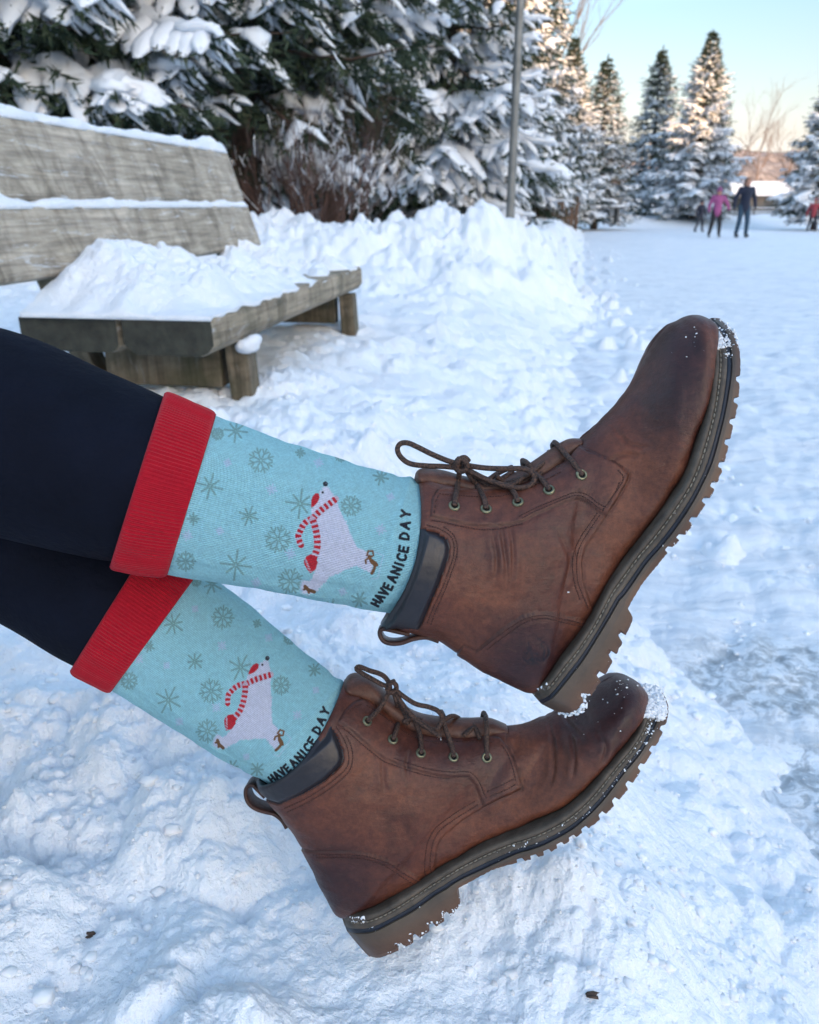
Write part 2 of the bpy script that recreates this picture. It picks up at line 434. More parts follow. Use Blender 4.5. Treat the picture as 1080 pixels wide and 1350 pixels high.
# ================================================================ hills
def hill(name, cx, cy, lx, ly, h, mat, seed, n=90, rough=.22):
    u = np.linspace(-1, 1, n); U, V_ = np.meshgrid(u, u)
    Z = h * (np.clip(1 - U ** 2, 0, 1) ** .35) * (np.clip(1 - V_ ** 2, 0, 1) ** .9) * (1 + rough * fbm(U * 5, V_ * 3, 4, seed)) - .5
    Pn = np.stack([(U * lx).ravel(), (V_ * ly).ravel(), Z.ravel()], 1)
    i = np.arange(n - 1)[:, None]; j = np.arange(n - 1)[None]
    Fc = np.stack([i * n + j, i * n + j + 1, (i + 1) * n + j + 1, (i + 1) * n + j], -1).reshape(-1, 4)
    o = obj(name, mesh_np(name, Pn, Fc), M=Matrix.Translation(Vector((cx, cy, 0))), mat=mat); o['kind'] = 'structure'; return o
hm, nt, b = mat_new('hazy_wooded_hill'); v = coords(nt)
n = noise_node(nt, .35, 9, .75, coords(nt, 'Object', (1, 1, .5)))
nt.links.new(ramp(nt, n.outputs[0], [(.35, (.12, .11, .12)), (.5, (.26, .23, .23)), (.68, (.55, .54, .56))]), b.inputs['Base Color'])  # woods and snow tones, lightened to put distance haze into the colour
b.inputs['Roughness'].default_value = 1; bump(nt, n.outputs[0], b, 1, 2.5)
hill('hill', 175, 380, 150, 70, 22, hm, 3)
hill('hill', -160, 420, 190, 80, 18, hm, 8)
# the long ridge the sun is setting behind: it keeps the rink in shade
u = np.array([math.sin(SUN_AZ), math.cos(SUN_AZ)])
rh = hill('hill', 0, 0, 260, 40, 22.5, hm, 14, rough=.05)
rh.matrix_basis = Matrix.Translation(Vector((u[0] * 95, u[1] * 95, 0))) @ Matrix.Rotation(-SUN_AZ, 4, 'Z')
# ================================================================ boots, socks, legs
def px2(px, py, D, c=0.0):
    return np.array([(px - 540) / F * (D - c), (675 - py) / F * (D - c)])

def project(V, D):
    k = F / (D - V[:, 2]); return 540 + V[:, 0] * k, 675 - V[:, 1] * k

LEATHER = attr_leather('brown_leather')
COLLAR = simple('dark_padded_leather', (.014, .012, .016), .42, .3, 40, .25, 500, bd=.0006)
LINING = simple('dark_lining', (.018, .015, .015), .9, .3, 80)
LACE, nt, b = mat_new('brown_lace'); v = coords(nt)
wv = N(nt, 'ShaderNodeTexNoise', Scale=700.0, Detail=2.0); nt.links.new(v, wv.inputs['Vector'])
nt.links.new(ramp(nt, wv.outputs[0], [(.38, (.018, .009, .007)), (.62, (.085, .042, .028))]), b.inputs['Base Color'])
b.inputs['Roughness'].default_value = .75; bump(nt, wv.outputs[0], b, .8, .0008)
BRASS = simple('aged_brass', (.20, .19, .12), .38, .35, 300, metal=.85)
HOLE = simple('eyelet_hole', (.006, .005, .005), .9, .1)
THREAD = simple('seam_thread', (.045, .015, .011), .8, .4, 300)
THREADW = simple('welt_thread', (.20, .17, .13), .8, .35, 200)
WELT = simple('grey_brown_welt', (.075, .056, .040), .62, .4, 90, .5, 600, bd=.0008)
NAVY = simple('navy_midsole', (.007, .010, .020), .55, .4, 90, .3, 600, bd=.0005)
GUM, nt, b = mat_new('gum_rubber'); v = coords(nt)
n = noise_node(nt, 24, 6, .65, v)
at = nt.nodes.new('ShaderNodeAttribute'); at.attribute_name = 'edge'
c = mix(nt, (.078, .058, .042), (.105, .050, .028), at.outputs[2])
c = mix(nt, c, ramp(nt, n.outputs[0], [(.3, (.6, .6, .6)), (.7, (1.35, 1.3, 1.25))]), .9, 'MULTIPLY')
nt.links.new(c, b.inputs['Base Color']); b.inputs['Roughness'].default_value = .55
bump(nt, noise_node(nt, 380, 4, .6, v).outputs[0], b, .3, .0008)

UPB = dict(D=.600,
  # heel-to-toe stations: feather edge, dark stripe, tread edge (photo pixels at the near edge), half width
  st=[((699,911),(712,926),(738,940),0),((712,906),(722,922),(755,942),.022),((724,897),(731,914),(770,934),.031),
      ((742,873),(752,888),(786,909),.035),((761,849),(769,866),(800,888),.036),((780,821),(788,836),(815,860),.036),
      ((792,798),(803,811),(826,838),.036),((802,778),(815,790),(835,816),.036),((808,768),(822,782),(829,804),.036),
      ((817,755),(833,767),(846,773),.036),((835,731),(851,741),(864,750),.038),((854,708),(871,718),(884,726),.042),
      ((873,683),(889,695),(907,702),.047),((891,658),(908,667),(924,676),.052),((906,634),(923,640),(942,648),.054),
      ((917,605),(937,608),(955,614),.055),((930,563),(950,561),(967,566),.055),((937,530),(957,528),(974,533),.051),
      ((941,492),(962,492),(977,497),.046),((942,467),(962,468),(977,468),.036),((938,446),(957,442),(971,443),.025),
      ((931,433),(946,429),(961,430),.013),((922,426),(936,420),(950,420),0)],
  back=[(507,822),(528,829),(552,834),(578,841),(598,855),(618,869),(645,885),(672,900),(697,910)],
  fst=[1,3,5,8,10,11,12,13,14,15,16,17,18,19],
  front=[(556,632),(578,634),(605,642),(640,645),(675,642),(700,631),(725,615),(745,600),(758,585),(770,573),(784,560),(808,537),
         (822,519),(833,503),(842,486),(852,466),(862,448),(873,435),(886,426),(900,421),(912,422),(922,427),(930,434)],
  tip=((940,449),(935,440)), sag=.012,
  collar=[(559,697),(555,712),(546,745),(538,768),(526,795),(516,810),(500,822),(500,834),(524,829),(552,830),(557,822),(566,800),(580,769),(592,735),(594,722),(590,711),(577,702)],
  stay=[(568,682),(586,685),(608,690),(631,694),(653,694),(671,691),(690,687),(706,678),(730,668),(749,660),(760,657),(771,660),(786,671),(799,679),
        (812,660),(825,636),(828,627),(820,618),(808,609),(790,602),(774,597),(764,590),(752,607),(730,622),(715,629),(692,640),(665,648),(640,650),(610,648),(585,644),(577,648),(570,660)],
  quarter=[(757,570),(768,590),(800,603),(830,622),(828,632),(799,680),(782,706),(771,722),(766,740),(768,765),(775,787),(784,812),(790,860),(700,1000),(450,1000),(450,550),(740,550)],
  counter=[(612,850),(629,857),(647,841),(668,825),(687,813),(705,808),(724,808),(752,814),(776,819),(800,826),(800,1000),(500,1000),(560,900),(600,866)],
  throat=[(540,600),(560,636),(583,640),(640,647),(665,645),(692,637),(715,626),(752,604),(764,588),(758,560),(650,560)],
  seams=[[(568,686),(586,689),(608,694),(631,698),(653,698),(671,695),(690,690)],
         [(688,684),(706,674),(730,664),(749,656),(760,653),(772,656),(786,667),(797,674)],[(684,681),(706,670),(730,660),(749,652),(760,649),(774,652),(788,663),(798,668)],
         [(795,672),(808,655),(820,636),(822,628),(814,619)],[(800,666),(811,649),(817,635)],
         [(579,651),(600,653),(640,655),(665,653),(692,645),(717,634),(740,622)],[(574,662),(579,652)],[(572,677),(575,664)],
         [(791,679),(774,704),(764,722),(760,740),(762,766),(770,789),(776,803)],[(788,676),(769,703),(759,722),(755,741),(757,767),(765,791)],
         [(634,857),(652,842),(672,828),(690,817),(706,812),(724,812),(750,818),(774,823)],[(642,857),(656,846),(675,832),(692,821),(707,816),(724,816),(748,822),(770,827)],
         [(563,822),(571,802),(585,771),(597,737),(599,722),(595,708),(581,698),(562,692)],[(568,824),(575,804),(589,772),(601,738),(603,721),(598,705),(584,694)]],
  creases=[[(660,690),(664,720),(668,755),(667,790)],[(672,692),(676,722),(675,758),(671,792)],[(648,700),(655,735),(652,765)],[(735,700),(750,740),(742,775)],[(800,610),(822,600),(846,602)],[(806,560),(830,585),(860,590)]],
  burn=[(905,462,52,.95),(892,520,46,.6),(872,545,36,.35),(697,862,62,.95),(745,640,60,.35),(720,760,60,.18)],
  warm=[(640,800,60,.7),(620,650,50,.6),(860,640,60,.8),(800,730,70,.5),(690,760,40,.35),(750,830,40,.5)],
  eyes=[(599,667),(641,671),(683,662),(724,646),(767,626)],
  gaps=[(822,842),(808,866),(793,893),(776,922),(885,726),(900,708),(916,686),(933,660),(944,640),(953,613),(963,583),(970,556),(975,528),(977,500)],
  emblem=True)
LOB = dict(D=.668,
  st=[((449,1204),(456,1224),(487,1262),0),((460,1208),(467,1228),(500,1264),.022),((480,1208),(491,1226),(520,1257),.031),
      ((504,1200),(518,1213),(542,1246),.035),((535,1181),(545,1198),(565,1230),.036),((562,1164),(573,1178),(588,1214),.036),
      ((576,1155),(587,1170),(601,1202),.036),((584,1150),(594,1165),(607,1190),.036),((591,1146),(601,1161),(604,1174),.036),
      ((604,1138),(614,1154),(620,1164),.036),((638,1120),(646,1139),(652,1147),.038),((671,1107),(679,1124),(686,1138),.043),
      ((693,1100),(702,1117),(709,1132),.048),((717,1090),(724,1108),(731,1122),.051),((749,1072),(758,1088),(766,1101),.054),
      ((776,1048),(790,1058),(800,1074),.055),((804,1014),(820,1020),(833,1036),.054),((826,988),(843,992),(856,1000),.050),
      ((843,963),(857,968),(872,972),.042),((852,936),(866,944),(882,942),.030),((853,918),(866,922),(879,922),.018),((847,904),(857,904),(869,907),0)],
  back=[(343,1030),(355,1050),(368,1064),(378,1078),(390,1094),(402,1118),(413,1138),(428,1170),(446,1199)],
  fst=[1,3,5,8,9,10,11,13,14,15,16,17,18,19],
  front=[(459,898),(478,910),(500,930),(523,947),(548,960),(575,966),(602,966),(630,964),(655,960),(675,957),(694,954),(712,948),
         (730,940),(745,933),(757,926),(769,918),(780,909),(791,901),(801,895),(811,891),(822,891),(833,895),(843,902)],
  tip=((853,920),(849,910)), sag=.012,
  collar=[(436,956),(428,972),(412,987),(390,1003),(368,1016),(343,1029),(335,1033),(344,1048),(355,1056),(370,1060),(400,1047),(430,1029),(450,1010),(454,1000),(452,988),(446,973),(440,962)],
  stay=[(447,951),(464,964),(486,983),(508,1000),(518,1004),(543,1013),(570,1020),(596,1023),(617,1023),(627,1033),(633,1048),(639,1062),
        (662,1050),(687,1039),(683,1022),(676,1000),(666,983),(659,975),(646,972),(633,973),(598,973),(574,974),(544,966),(520,949),(504,937),(487,926),(476,923),(466,927),(454,939)],
  quarter=[(668,956),(667,978),(685,1018),(689,1040),(660,1052),(639,1063),(611,1080),(586,1099),(578,1110),(575,1121),(573,1140),(576,1158),(560,1200),(300,1300),(250,900),(440,850),(600,900)],
  counter=[(395,1118),(409,1122),(447,1122),(473,1123),(491,1126),(513,1133),(536,1147),(558,1159),(566,1166),(560,1300),(300,1300),(300,1122)],
  throat=[(440,860),(466,905),(485,920),(504,933),(520,945),(544,962),(574,970),(598,970),(633,970),(650,967),(672,956),(660,900),(500,850)],
  seams=[[(445,955),(462,968),(484,987),(506,1004),(517,1008),(542,1017),(569,1024),(594,1027)],
         [(520,1000),(543,1008),(570,1015),(596,1018),(619,1018),(631,1029),(637,1043),(642,1053)],
         [(646,1050),(664,1043),(680,1034)],[(642,1044),(660,1036),(677,1027)],[(680,1030),(677,1015),(670,995),(661,982)],
         [(483,930),(502,942),(518,954),(543,971),(573,979),(598,978),(633,978),(650,979)],[(458,941),(468,932),(478,929)],
         [(631,1061),(606,1076),(581,1094),(572,1108),(569,1120),(567,1140),(569,1152)],[(627,1056),(602,1071),(576,1090),(566,1106),(562,1120),(560,1142),(561,1155)],
         [(412,1127),(447,1127),(473,1128),(490,1131),(511,1138),(533,1152),(553,1163)],[(416,1131),(447,1131),(472,1132),(489,1135),(508,1142),(530,1156),(546,1166)],
         [(374,1066),(403,1053),(433,1034),(455,1015),(460,1001),(458,986),(451,970),(442,957)],[(378,1071),(406,1058),(436,1039),(459,1019),(465,1001),(463,984),(456,969)]],
  creases=[[(722,945),(728,975),(730,1010),(726,1035)],[(752,965),(757,1000),(754,1030)],[(742,930),(748,950),(768,975)],[(505,1000),(505,1020),(508,1045)],[(785,965),(800,985),(792,1010)],[(539,990),(536,1010),(540,1030)]],
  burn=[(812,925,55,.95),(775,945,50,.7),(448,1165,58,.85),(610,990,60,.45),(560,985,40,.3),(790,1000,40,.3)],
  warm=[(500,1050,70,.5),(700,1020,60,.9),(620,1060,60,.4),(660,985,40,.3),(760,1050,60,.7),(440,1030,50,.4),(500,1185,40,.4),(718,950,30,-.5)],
  eyes=[(484,951),(518,975),(555,993),(598,998),(642,999)],
  gaps=[(570,1225),(590,1212),(550,1242),(530,1252),(688,1138),(706,1133),(722,1125),(740,1117),(756,1107),(772,1096),(796,1078),(813,1059),(832,1037),(847,1012),(863,988),(876,960)],
  emblem=False)

def boot_body(P):
    D = P['D']
    hwst = [s[3] for s in P['st']]
    bot = [px2(*p, D) for p in P['back']]; fr = [px2(*p, D) for p in P['front']]
    hw = [.050, .049, .048, .047, .046, .045, .043, .041, .038]
    for k in P['fst']:
        f, s, bb, wd = P['st'][k]; q = px2(*f, D, wd); dn = px2(*s, D, wd) - q
        bot.append(q + dn * .25); hw.append(max(wd - .0035, .016) if k > 1 else .034)
    bot.append(px2(*P['tip'][0], D)); fr.append(px2(*P['tip'][1], D)); hw.append(.012)
    m = len(bot); assert m == len(fr) == len(hw), (m, len(fr), len(hw))
    mid = np.interp(np.arange(m), [0, 5, 9, 13, m - 1], [.5, .5, .5, .62, .6])
    nt_ = np.interp(np.arange(m), [0, 8, 13, m - 1], [2.1, 2.1, 2.25, 2.5])
    nb_ = np.interp(np.arange(m), [0, 8, 12, m - 1], [2.1, 2.3, 3.6, 3.2])
    ctl = np.hstack([np.array(bot), np.array(fr), np.array([hw, mid, nt_, nb_]).T])
    NR, NT = 430, 300
    t = np.linspace(0, m - 1, NR); C = catmull(ctl, t)
    th = np.linspace(0, 2 * math.pi, NT, endpoint=False); ct, stn = np.cos(th), np.sin(th)
    B = C[:, 0:2]; Fp = C[:, 2:4]
    e_t = 2 / C[:, 6:7]; e_b = 2 / C[:, 7:8]; mm = C[:, 5:6]
    pos = np.where(ct >= 0, mm * (1 - np.abs(ct) ** e_t), mm + (1 - mm) * np.abs(ct) ** e_b)
    lat = np.sign(stn) * np.abs(stn) ** np.where(ct >= 0, e_t, e_b) * C[:, 4:5]
    xy = Fp[:, None] * (1 - pos[..., None]) + B[:, None] * pos[..., None]
    cen = (B + Fp) / 2; ax = np.gradient(cen, axis=0); ax /= np.linalg.norm(ax, axis=1)[:, None] + 1e-9
    sg = P['sag'] * np.clip(1 - t / 3.2, 0, 1) ** 1.3
    xy = xy + ax[:, None] * (sg[:, None] * stn[None] ** 2)[..., None]
    G = np.dstack([xy, lat])                                     # NR,NT,3
    # normals
    dr = np.gradient(G, axis=0); dt = (np.roll(G, -1, 1) - np.roll(G, 1, 1))
    Nn = np.cross(dt, dr); Nn /= np.linalg.norm(Nn, axis=2)[..., None] + 1e-12
    cc = G.mean(axis=1, keepdims=True)
    if ((G - cc) * Nn).sum() < 0: Nn = -Nn
    Gm = G.copy(); Gm[..., 2] = np.abs(Gm[..., 2])
    X, Y = project(Gm.reshape(-1, 3), D); X = X.reshape(NR, NT); Y = Y.reshape(NR, NT)
    q = sdist(X, Y, P['quarter']); st = sdist(X, Y, P['stay']); ct_ = sdist(X, Y, P['counter']); co = sdist(X, Y, P['collar'])
    thr = inside(X, Y, P['throat'])
    lvl = .0011 * sstep(.8, -.8, q)
    lvl = np.maximum(lvl, lvl + .0012 * sstep(.8, -.8, st)); lvl = lvl + .0011 * sstep(.8, -.8, ct_)
    # seam edge puckers
    for s_ in (q, st, ct_): lvl -= .0005 * np.exp(-((s_ - 1.6) / 1.2) ** 2)
    lvl = np.where(thr & (st > 0), lvl - .0040 * sstep(0, 5, st), lvl)
    incol = co < 0
    lvl = lvl + np.where(incol, -.0012 + .0046 * sstep(0, 9, -co), 0)
    for s_ in P['seams']:
        d, arc = seg_dist(X, Y, s_); lvl -= .00035 * np.exp(-(d / 1.1) ** 2)
    for k, s_ in enumerate(P['creases']):
        s2 = smooth_path(s_, 14); d, arc = seg_dist(X, Y, s2); L = np.hypot(*np.diff(s2, axis=0).T).sum()
        env = np.sin(np.clip(arc / L, 0, 1) * math.pi) ** .6
        lvl += (-.0011 * np.exp(-(d / 2.6) ** 2) + .0007 * np.exp(-((d - 6) / 4) ** 2)) * env
    sm = fbm(G[..., 0] * 28 + 5 * np.sign(G[..., 2]), G[..., 1] * 28 + G[..., 2] * 9, 3, 5)
    fi = fbm(G[..., 0] * 150, G[..., 1] * 150 + G[..., 2] * 60, 3, 6)
    lvl += sm * .0011 * (~incol) + fi * .00018
    G = G + Nn * lvl[..., None]
    # colour of the leather
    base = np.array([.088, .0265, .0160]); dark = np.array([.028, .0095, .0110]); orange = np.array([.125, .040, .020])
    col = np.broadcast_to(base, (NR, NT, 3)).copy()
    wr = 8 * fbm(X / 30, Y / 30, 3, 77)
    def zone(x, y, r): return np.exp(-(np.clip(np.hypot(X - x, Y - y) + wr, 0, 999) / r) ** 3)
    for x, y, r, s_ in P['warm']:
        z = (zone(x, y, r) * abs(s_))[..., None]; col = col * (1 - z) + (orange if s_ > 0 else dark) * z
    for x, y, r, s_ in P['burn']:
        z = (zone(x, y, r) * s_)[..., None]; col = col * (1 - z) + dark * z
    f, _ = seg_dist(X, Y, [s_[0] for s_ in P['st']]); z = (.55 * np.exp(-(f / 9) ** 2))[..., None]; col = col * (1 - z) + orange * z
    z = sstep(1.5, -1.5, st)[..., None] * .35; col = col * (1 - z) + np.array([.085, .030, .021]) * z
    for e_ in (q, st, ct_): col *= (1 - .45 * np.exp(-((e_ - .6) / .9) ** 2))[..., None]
    if P['emblem']:
        ex, ey = 704, 857; an = np.linspace(math.radians(-75), math.radians(150), 26)
        strokes = [[(ex + 17 * math.cos(a), ey + 16 * math.sin(a)) for a in an], [(ex + 12.5 * math.cos(a), ey + 11.5 * math.sin(a)) for a in an[3:-4]]]
        upv = np.array([-.30, -.95]); rt = np.array([.95, -.30]); o_ = np.array([ex - 4, ey + 2])
        T = lambda a, b_: tuple(o_ + rt * a + upv * b_)
        strokes += [[T(0, -12), T(0, 13)], [T(-8, -12), T(13, -12)]]
        for hgt, wd in ((9, 3), (5, 5.5), (0, 8), (-5, 7)): strokes += [[T(0, hgt), T(-wd, hgt - 3.5)], [T(0, hgt), T(wd * .9, hgt - 3)]]
        e = np.zeros_like(X)
        for s_ in strokes:
            d, _ = seg_dist(X, Y, s_); e = np.maximum(e, sstep(1.7, .7, d))
        e *= (.65 + .5 * fbm(X / 5, Y / 5, 2, 9)).clip(0, 1)
        col = col * (1 - e[..., None]) + np.array([.004, .005, .010]) * e[..., None]; G = G - Nn * (e * .0006)[..., None]
    # rolled lip and lining
    c0 = G[0].mean(0); A3 = np.array([ax[0][0], ax[0][1], 0])
    rows = []
    for s_, sh in ((.80, .060), (.84, .030), (.86, .010), (.885, .002), (.92, -.0022), (.96, -.0030), (.985, -.0018)):
        rows.append(c0 + (G[0] - c0) * s_ + A3 * sh)
    L = len(rows); G = np.concatenate([np.array(rows), G]); col = np.concatenate([np.repeat(col[:1], L, 0), col])
    incol = np.concatenate([np.repeat(incol[:1], L, 0), incol]); Xc = np.concatenate([np.repeat(X[:1], L, 0), X])
    n = G.shape[0]
    V = np.vstack([G.reshape(-1, 3), G[-1].mean(0)]); col = np.vstack([col.reshape(-1, 3), col[-1, 0]])
    i = np.arange(n - 1)[:, None]; j = np.arange(NT)[None]; j2 = (j + 1) % NT
    Fc = np.stack([i * NT + j, (i + 1) * NT + j, (i + 1) * NT + j2, i * NT + j2], -1).reshape(-1, 4)
    tipf = np.array([[(n - 1) * NT + k, n * NT, (n - 1) * NT + (k + 1) % NT] for k in range(NT)])
    fc = incol.reshape(-1)[Fc].mean(1) > .5; row = (Fc[:, 0] // NT)
    lin = row < 3; colf = (fc & ~lin) | ((row >= 3) & (row < L) & fc)
    sets = dict(upper=~(colf | lin), collar=colf, lining=lin)
    return V, Fc, tipf, col, sets

def submesh(name, V, quads, tris=None, col=None):
    fs = [quads] + ([tris] if tris is not None else [])
    use = np.unique(np.concatenate([f.ravel() for f in fs])); mp = np.full(len(V), -1); mp[use] = np.arange(len(use))
    me = mesh_np(name, V[use], [mp[f] for f in fs])
    if col is not None:
        a = me.attributes.new('Col', 'FLOAT_COLOR', 'POINT')
        a.data.foreach_set('color', np.hstack([col[use], np.ones((len(use), 1))]).astype(np.float32).ravel())
    return me

def build_boot(P, person, seed, laces, snowpts, tongue):
    D = P['D']; M = plane_matrix(D)
    bt = bpy.data.objects.new('boot', None); bt.empty_display_size = .05
    link(bt, person, M)
    if P.get('lab'): bt['label'] = P['lab']
    V, Fc, tipf, col, sets = boot_body(P)
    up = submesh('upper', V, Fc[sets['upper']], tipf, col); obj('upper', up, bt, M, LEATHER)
    obj('padded_collar', submesh('padded_collar', V, Fc[sets['collar']]), bt, M, COLLAR)
    obj('lining', submesh('lining', V, Fc[sets['lining']]), bt, M, LINING)
    bvh = BVHTree.FromPolygons([tuple(v) for v in V], Fc.tolist())
    eye = Vector((0, 0, D))
    def hit(px, py):
        d = Vector(((px - 540) / F, (675 - py) / F, -1)).normalized()
        loc, nrm, i, dist = bvh.ray_cast(eye, d)
        if loc is None: return None, None
        if nrm.dot(d) > 0: nrm = -nrm
        return np.array(loc), np.array(nrm)
    def both(mb_fn):
        mb_fn(1); mb_fn(-1)
    flip = np.array([1, 1, -1])
    # seam stitching
    mb = MB()
    for s_ in P['seams']:
        pts = resample(smooth_path(s_, 40), 3.4)
        for a, b_ in zip(pts[:-1], pts[1:]):
            m0, m1 = a + (b_ - a) * .12, a + (b_ - a) * .80
            h0, n0 = hit(*m0); h1, n1 = hit(*m1)
            if h0 is None or h1 is None or np.linalg.norm(h1 - h0) > .004: continue
            for sg in (1, -1):
                f = flip if sg < 0 else 1
                pp = np.array([h0 + n0 * .00005, (h0 + h1) / 2 + n0 * .00035, h1 + n1 * .00005]) * f
                mb.tube(pp, [.00032, .00042, .00032], 5)
    mb.build('stitching', THREAD, bt, M)
    # eyelets
    for k, (x, y) in enumerate(P['eyes']):
        h, nr = hit(x, y)
        z = Vector(nr); q = z.to_track_quat('Z', 'Y').to_matrix()
        for sg in (1, -1):
            a = np.linspace(0, 2 * math.pi, 28, endpoint=False); pr = []
            prof = [(.0021, .0002), (.0021, .0006), (.0026, .0013), (.0033, .0014), (.0040, .0009), (.0043, .0001), (.0043, -.0006)]
            Vr = np.array([[r_ * math.cos(t), r_ * math.sin(t), zz] for r_, zz in prof for t in a]) @ np.array(q).T + h
            Vr = Vr * (flip if sg < 0 else 1); n_ = 28
            Fr = [(i * n_ + j, i * n_ + (j + 1) % n_, (i + 1) * n_ + (j + 1) % n_, (i + 1) * n_ + j) for i in range(len(prof) - 1) for j in range(n_)]
            c_ = len(Vr); hv = h * (flip if sg < 0 else 1); Vr = np.vstack([Vr, hv]); nf = len(Fr)
            me_ = mesh_np('eyelet', Vr, [np.array(Fr), np.array([(c_, (j + 1) % n_, j) for j in range(n_)])], midx=[0] * nf + [1] * n_)
            me_.materials.append(BRASS); me_.materials.append(HOLE); e = obj('eyelet', me_, bt, M)
            if sg > 0:
                pass
            mbh = None
    # laces
    mb = MB()
    for path in laces:
        sg_list = (1,) ; pts = []
        mirror = path[0] == 'm'
        raw = path[1:] if mirror else path
        for p in raw:
            if len(p) == 2:
                h, nr = hit(*p)
                pts.append(h + nr * .0022 if h is not None else np.array([*px2(*p, D, .012), .012]))
            elif p[2] == 'e':
                h, nr = hit(p[0], p[1]); pts.append(h + nr * .0006)
            else: pts.append(np.array([*px2(p[0], p[1], D, p[2]), p[2]]))
        Pp = resample(smooth_path(pts, 50), .0012)
        mb.tube(Pp, .0020, 8)
        if mirror: mb.tube(Pp * flip, .0020, 8)
    mb.build('lace', LACE, bt, M)
    # tongue
    tp = smooth_path([np.array([*px2(*p, D)]) for p in tongue[0]], 60); tb = smooth_path([np.array([*px2(*p, D)]) for p in tongue[1]], 60)
    g = []; na = 40
    for k, (a, b_) in enumerate(zip(tp, tb)):
        wd = .0225 - .0085 * min(1, max(0, (k - 6) / 10)) - .003 * max(0, (k - 44) / 15)
        if k < 6: wd *= .72 + .28 * math.sin(k / 6 * math.pi / 2)
        for j in range(na):
            t = j / na * 2 * math.pi; u = abs(math.sin(t)) ** .9 * (1 if math.sin(t) >= 0 else -1)
            ps = .5 - .5 * math.cos(t); q = a * (1 - ps) + b_ * ps
            g.append((q[0], q[1], u * wd))
    Fr = [(i * na + j, (i + 1) * na + j, (i + 1) * na + (j + 1) % na, i * na + (j + 1) % na) for i in range(59) for j in range(na)]
    V2 = np.vstack([g, [np.mean(g[:na], 0)], [np.mean(g[-na:], 0)]])
    ft = [(60 * na, j, (j + 1) % na) for j in range(na)] + [(60 * na + 1, 59 * na + (j + 1) % na, 59 * na + j) for j in range(na)]
    me = mesh_np('tongue', V2, [np.array(Fr), np.array(ft)])
    cc = np.tile(np.array([.095, .040, .026, 1.0]), (len(V2), 1)).astype(np.float32)
    a = me.attributes.new('Col', 'FLOAT_COLOR', 'POINT'); a.data.foreach_set('color', cc.ravel())
    obj('tongue', me, bt, M, LEATHER)
    # ------------- sole: welt, navy stripe, lugged outsole
    st = P['st']; m = len(st)
    arr = np.array([[*f, *s, *b_, wd] for f, s, b_, wd in st], float)
    NS = 620; C = catmull(arr, np.linspace(0, m - 1, NS))
    # even spacing
    d = np.r_[0, np.cumsum(np.hypot(*np.diff(C[:, 4:6], axis=0).T) + .3 * np.hypot(*np.diff(C[:, 0:2], axis=0).T))]
    tt = np.interp(np.linspace(0, d[-1], NS), d, np.linspace(0, m - 1, NS)); C = catmull(arr, tt)
    wd = np.clip(C[:, 6], .0015, 1); wd[0] = wd[-1] = .0015
    # rounded plan at both ends
    f_ = lambda k: np.stack([(C[:, k] - 540) / F * (D - wd), (675 - C[:, k + 1]) / F * (D - wd)], 1)
    Fe, Se, Be = f_(0), f_(2), f_(4)
    out = Be - Fe; out /= np.linalg.norm(out, axis=1)[:, None]
    tan = np.gradient(Fe, axis=0); tan /= np.linalg.norm(tan, axis=1)[:, None]
    depth = np.zeros(NS)
    for gx, gy in P['gaps']:
        dd = np.hypot(C[:, 4] - gx, C[:, 5] - gy); k = dd.argmin()
        along = np.abs(np.r_[0, np.cumsum(np.hypot(*np.diff(C[:, 4:6], axis=0).T))] - np.r_[0, np.cumsum(np.hypot(*np.diff(C[:, 4:6], axis=0).T))][k])
        depth = np.maximum(depth, sstep(5.4, 3.0, along))
    rs = np.random.RandomState(seed)
    jag = .0005 * perlin(np.arange(NS) / 6.0, np.zeros(NS), seed)
    Bn = Be - out * (depth * .0048 + jag)[:, None]
    def strip(name, levels, mat, edge=None):
        """levels: (2D curve, width offset) from top to bottom, closed under"""
        mbx = []; n = len(levels)
        rowsV = []
        for cv, wo in levels:
            rowsV.append((cv, np.clip(wd + wo, .0008, 1)))
        ring = []
        for sg in (1, -1):
            seq = rowsV if sg > 0 else rowsV[::-1]
            for cv, w_ in seq: ring.append(np.stack([cv[:, 0], cv[:, 1], sg * w_], 1))
        Rg = np.stack(ring, 1); k = Rg.shape[1]
        # toe and heel bulge: push the wall outward along the sole where it wraps round the ends
        Vx = Rg.reshape(-1, 3)
        i = np.arange(NS - 1)[:, None]; j = np.arange(k)[None]; j2 = (j + 1) % k
        Fx = np.stack([i * k + j, i * k + j2, (i + 1) * k + j2, (i + 1) * k + j], -1).reshape(-1, 4)
        caps = [[0, a_, a_ + 1] for a_ in range(1, k - 1)] + [[(NS - 1) * k, (NS - 1) * k + a_ + 1, (NS - 1) * k + a_] for a_ in range(1, k - 1)]
        me = mesh_np(name, Vx, [Fx, np.array(caps)])
        if edge is not None:
            ev = np.tile(np.array(edge), (NS, 1)).ravel() if np.ndim(edge[0]) == 0 else edge
            at_ = me.attributes.new('edge', 'FLOAT', 'POINT'); at_.data.foreach_set('value', ev.astype(np.float32))
        # keep corners crisp
        o = obj(name, me, bt, M, mat)
        try: me.shade_auto_smooth
        except Exception: pass
        sh = np.zeros(len(me.polygons), bool); me.polygons.foreach_set('use_smooth', sh) if name == 'outsole' else None
        return o
    L = lambda f: Fe + (Se - Fe) * f
    welt_o = strip('welt', [(L(-.06), -.0060), (L(.0), -.0016), (L(.10), .0000), (L(.30), .0003), (L(.36), -.0012), (L(.46), -.0012), (L(.52), .0004), (L(.80), .0006), (L(.84), -.0004)], WELT)
    strip('midsole', [(L(.82), -.0012), (L(.84), -.0004), (L(1.12), -.0004), (L(1.14), -.0012)], NAVY)
    Lo = lambda f: L(1.13) + (Bn - L(1.13)) * f
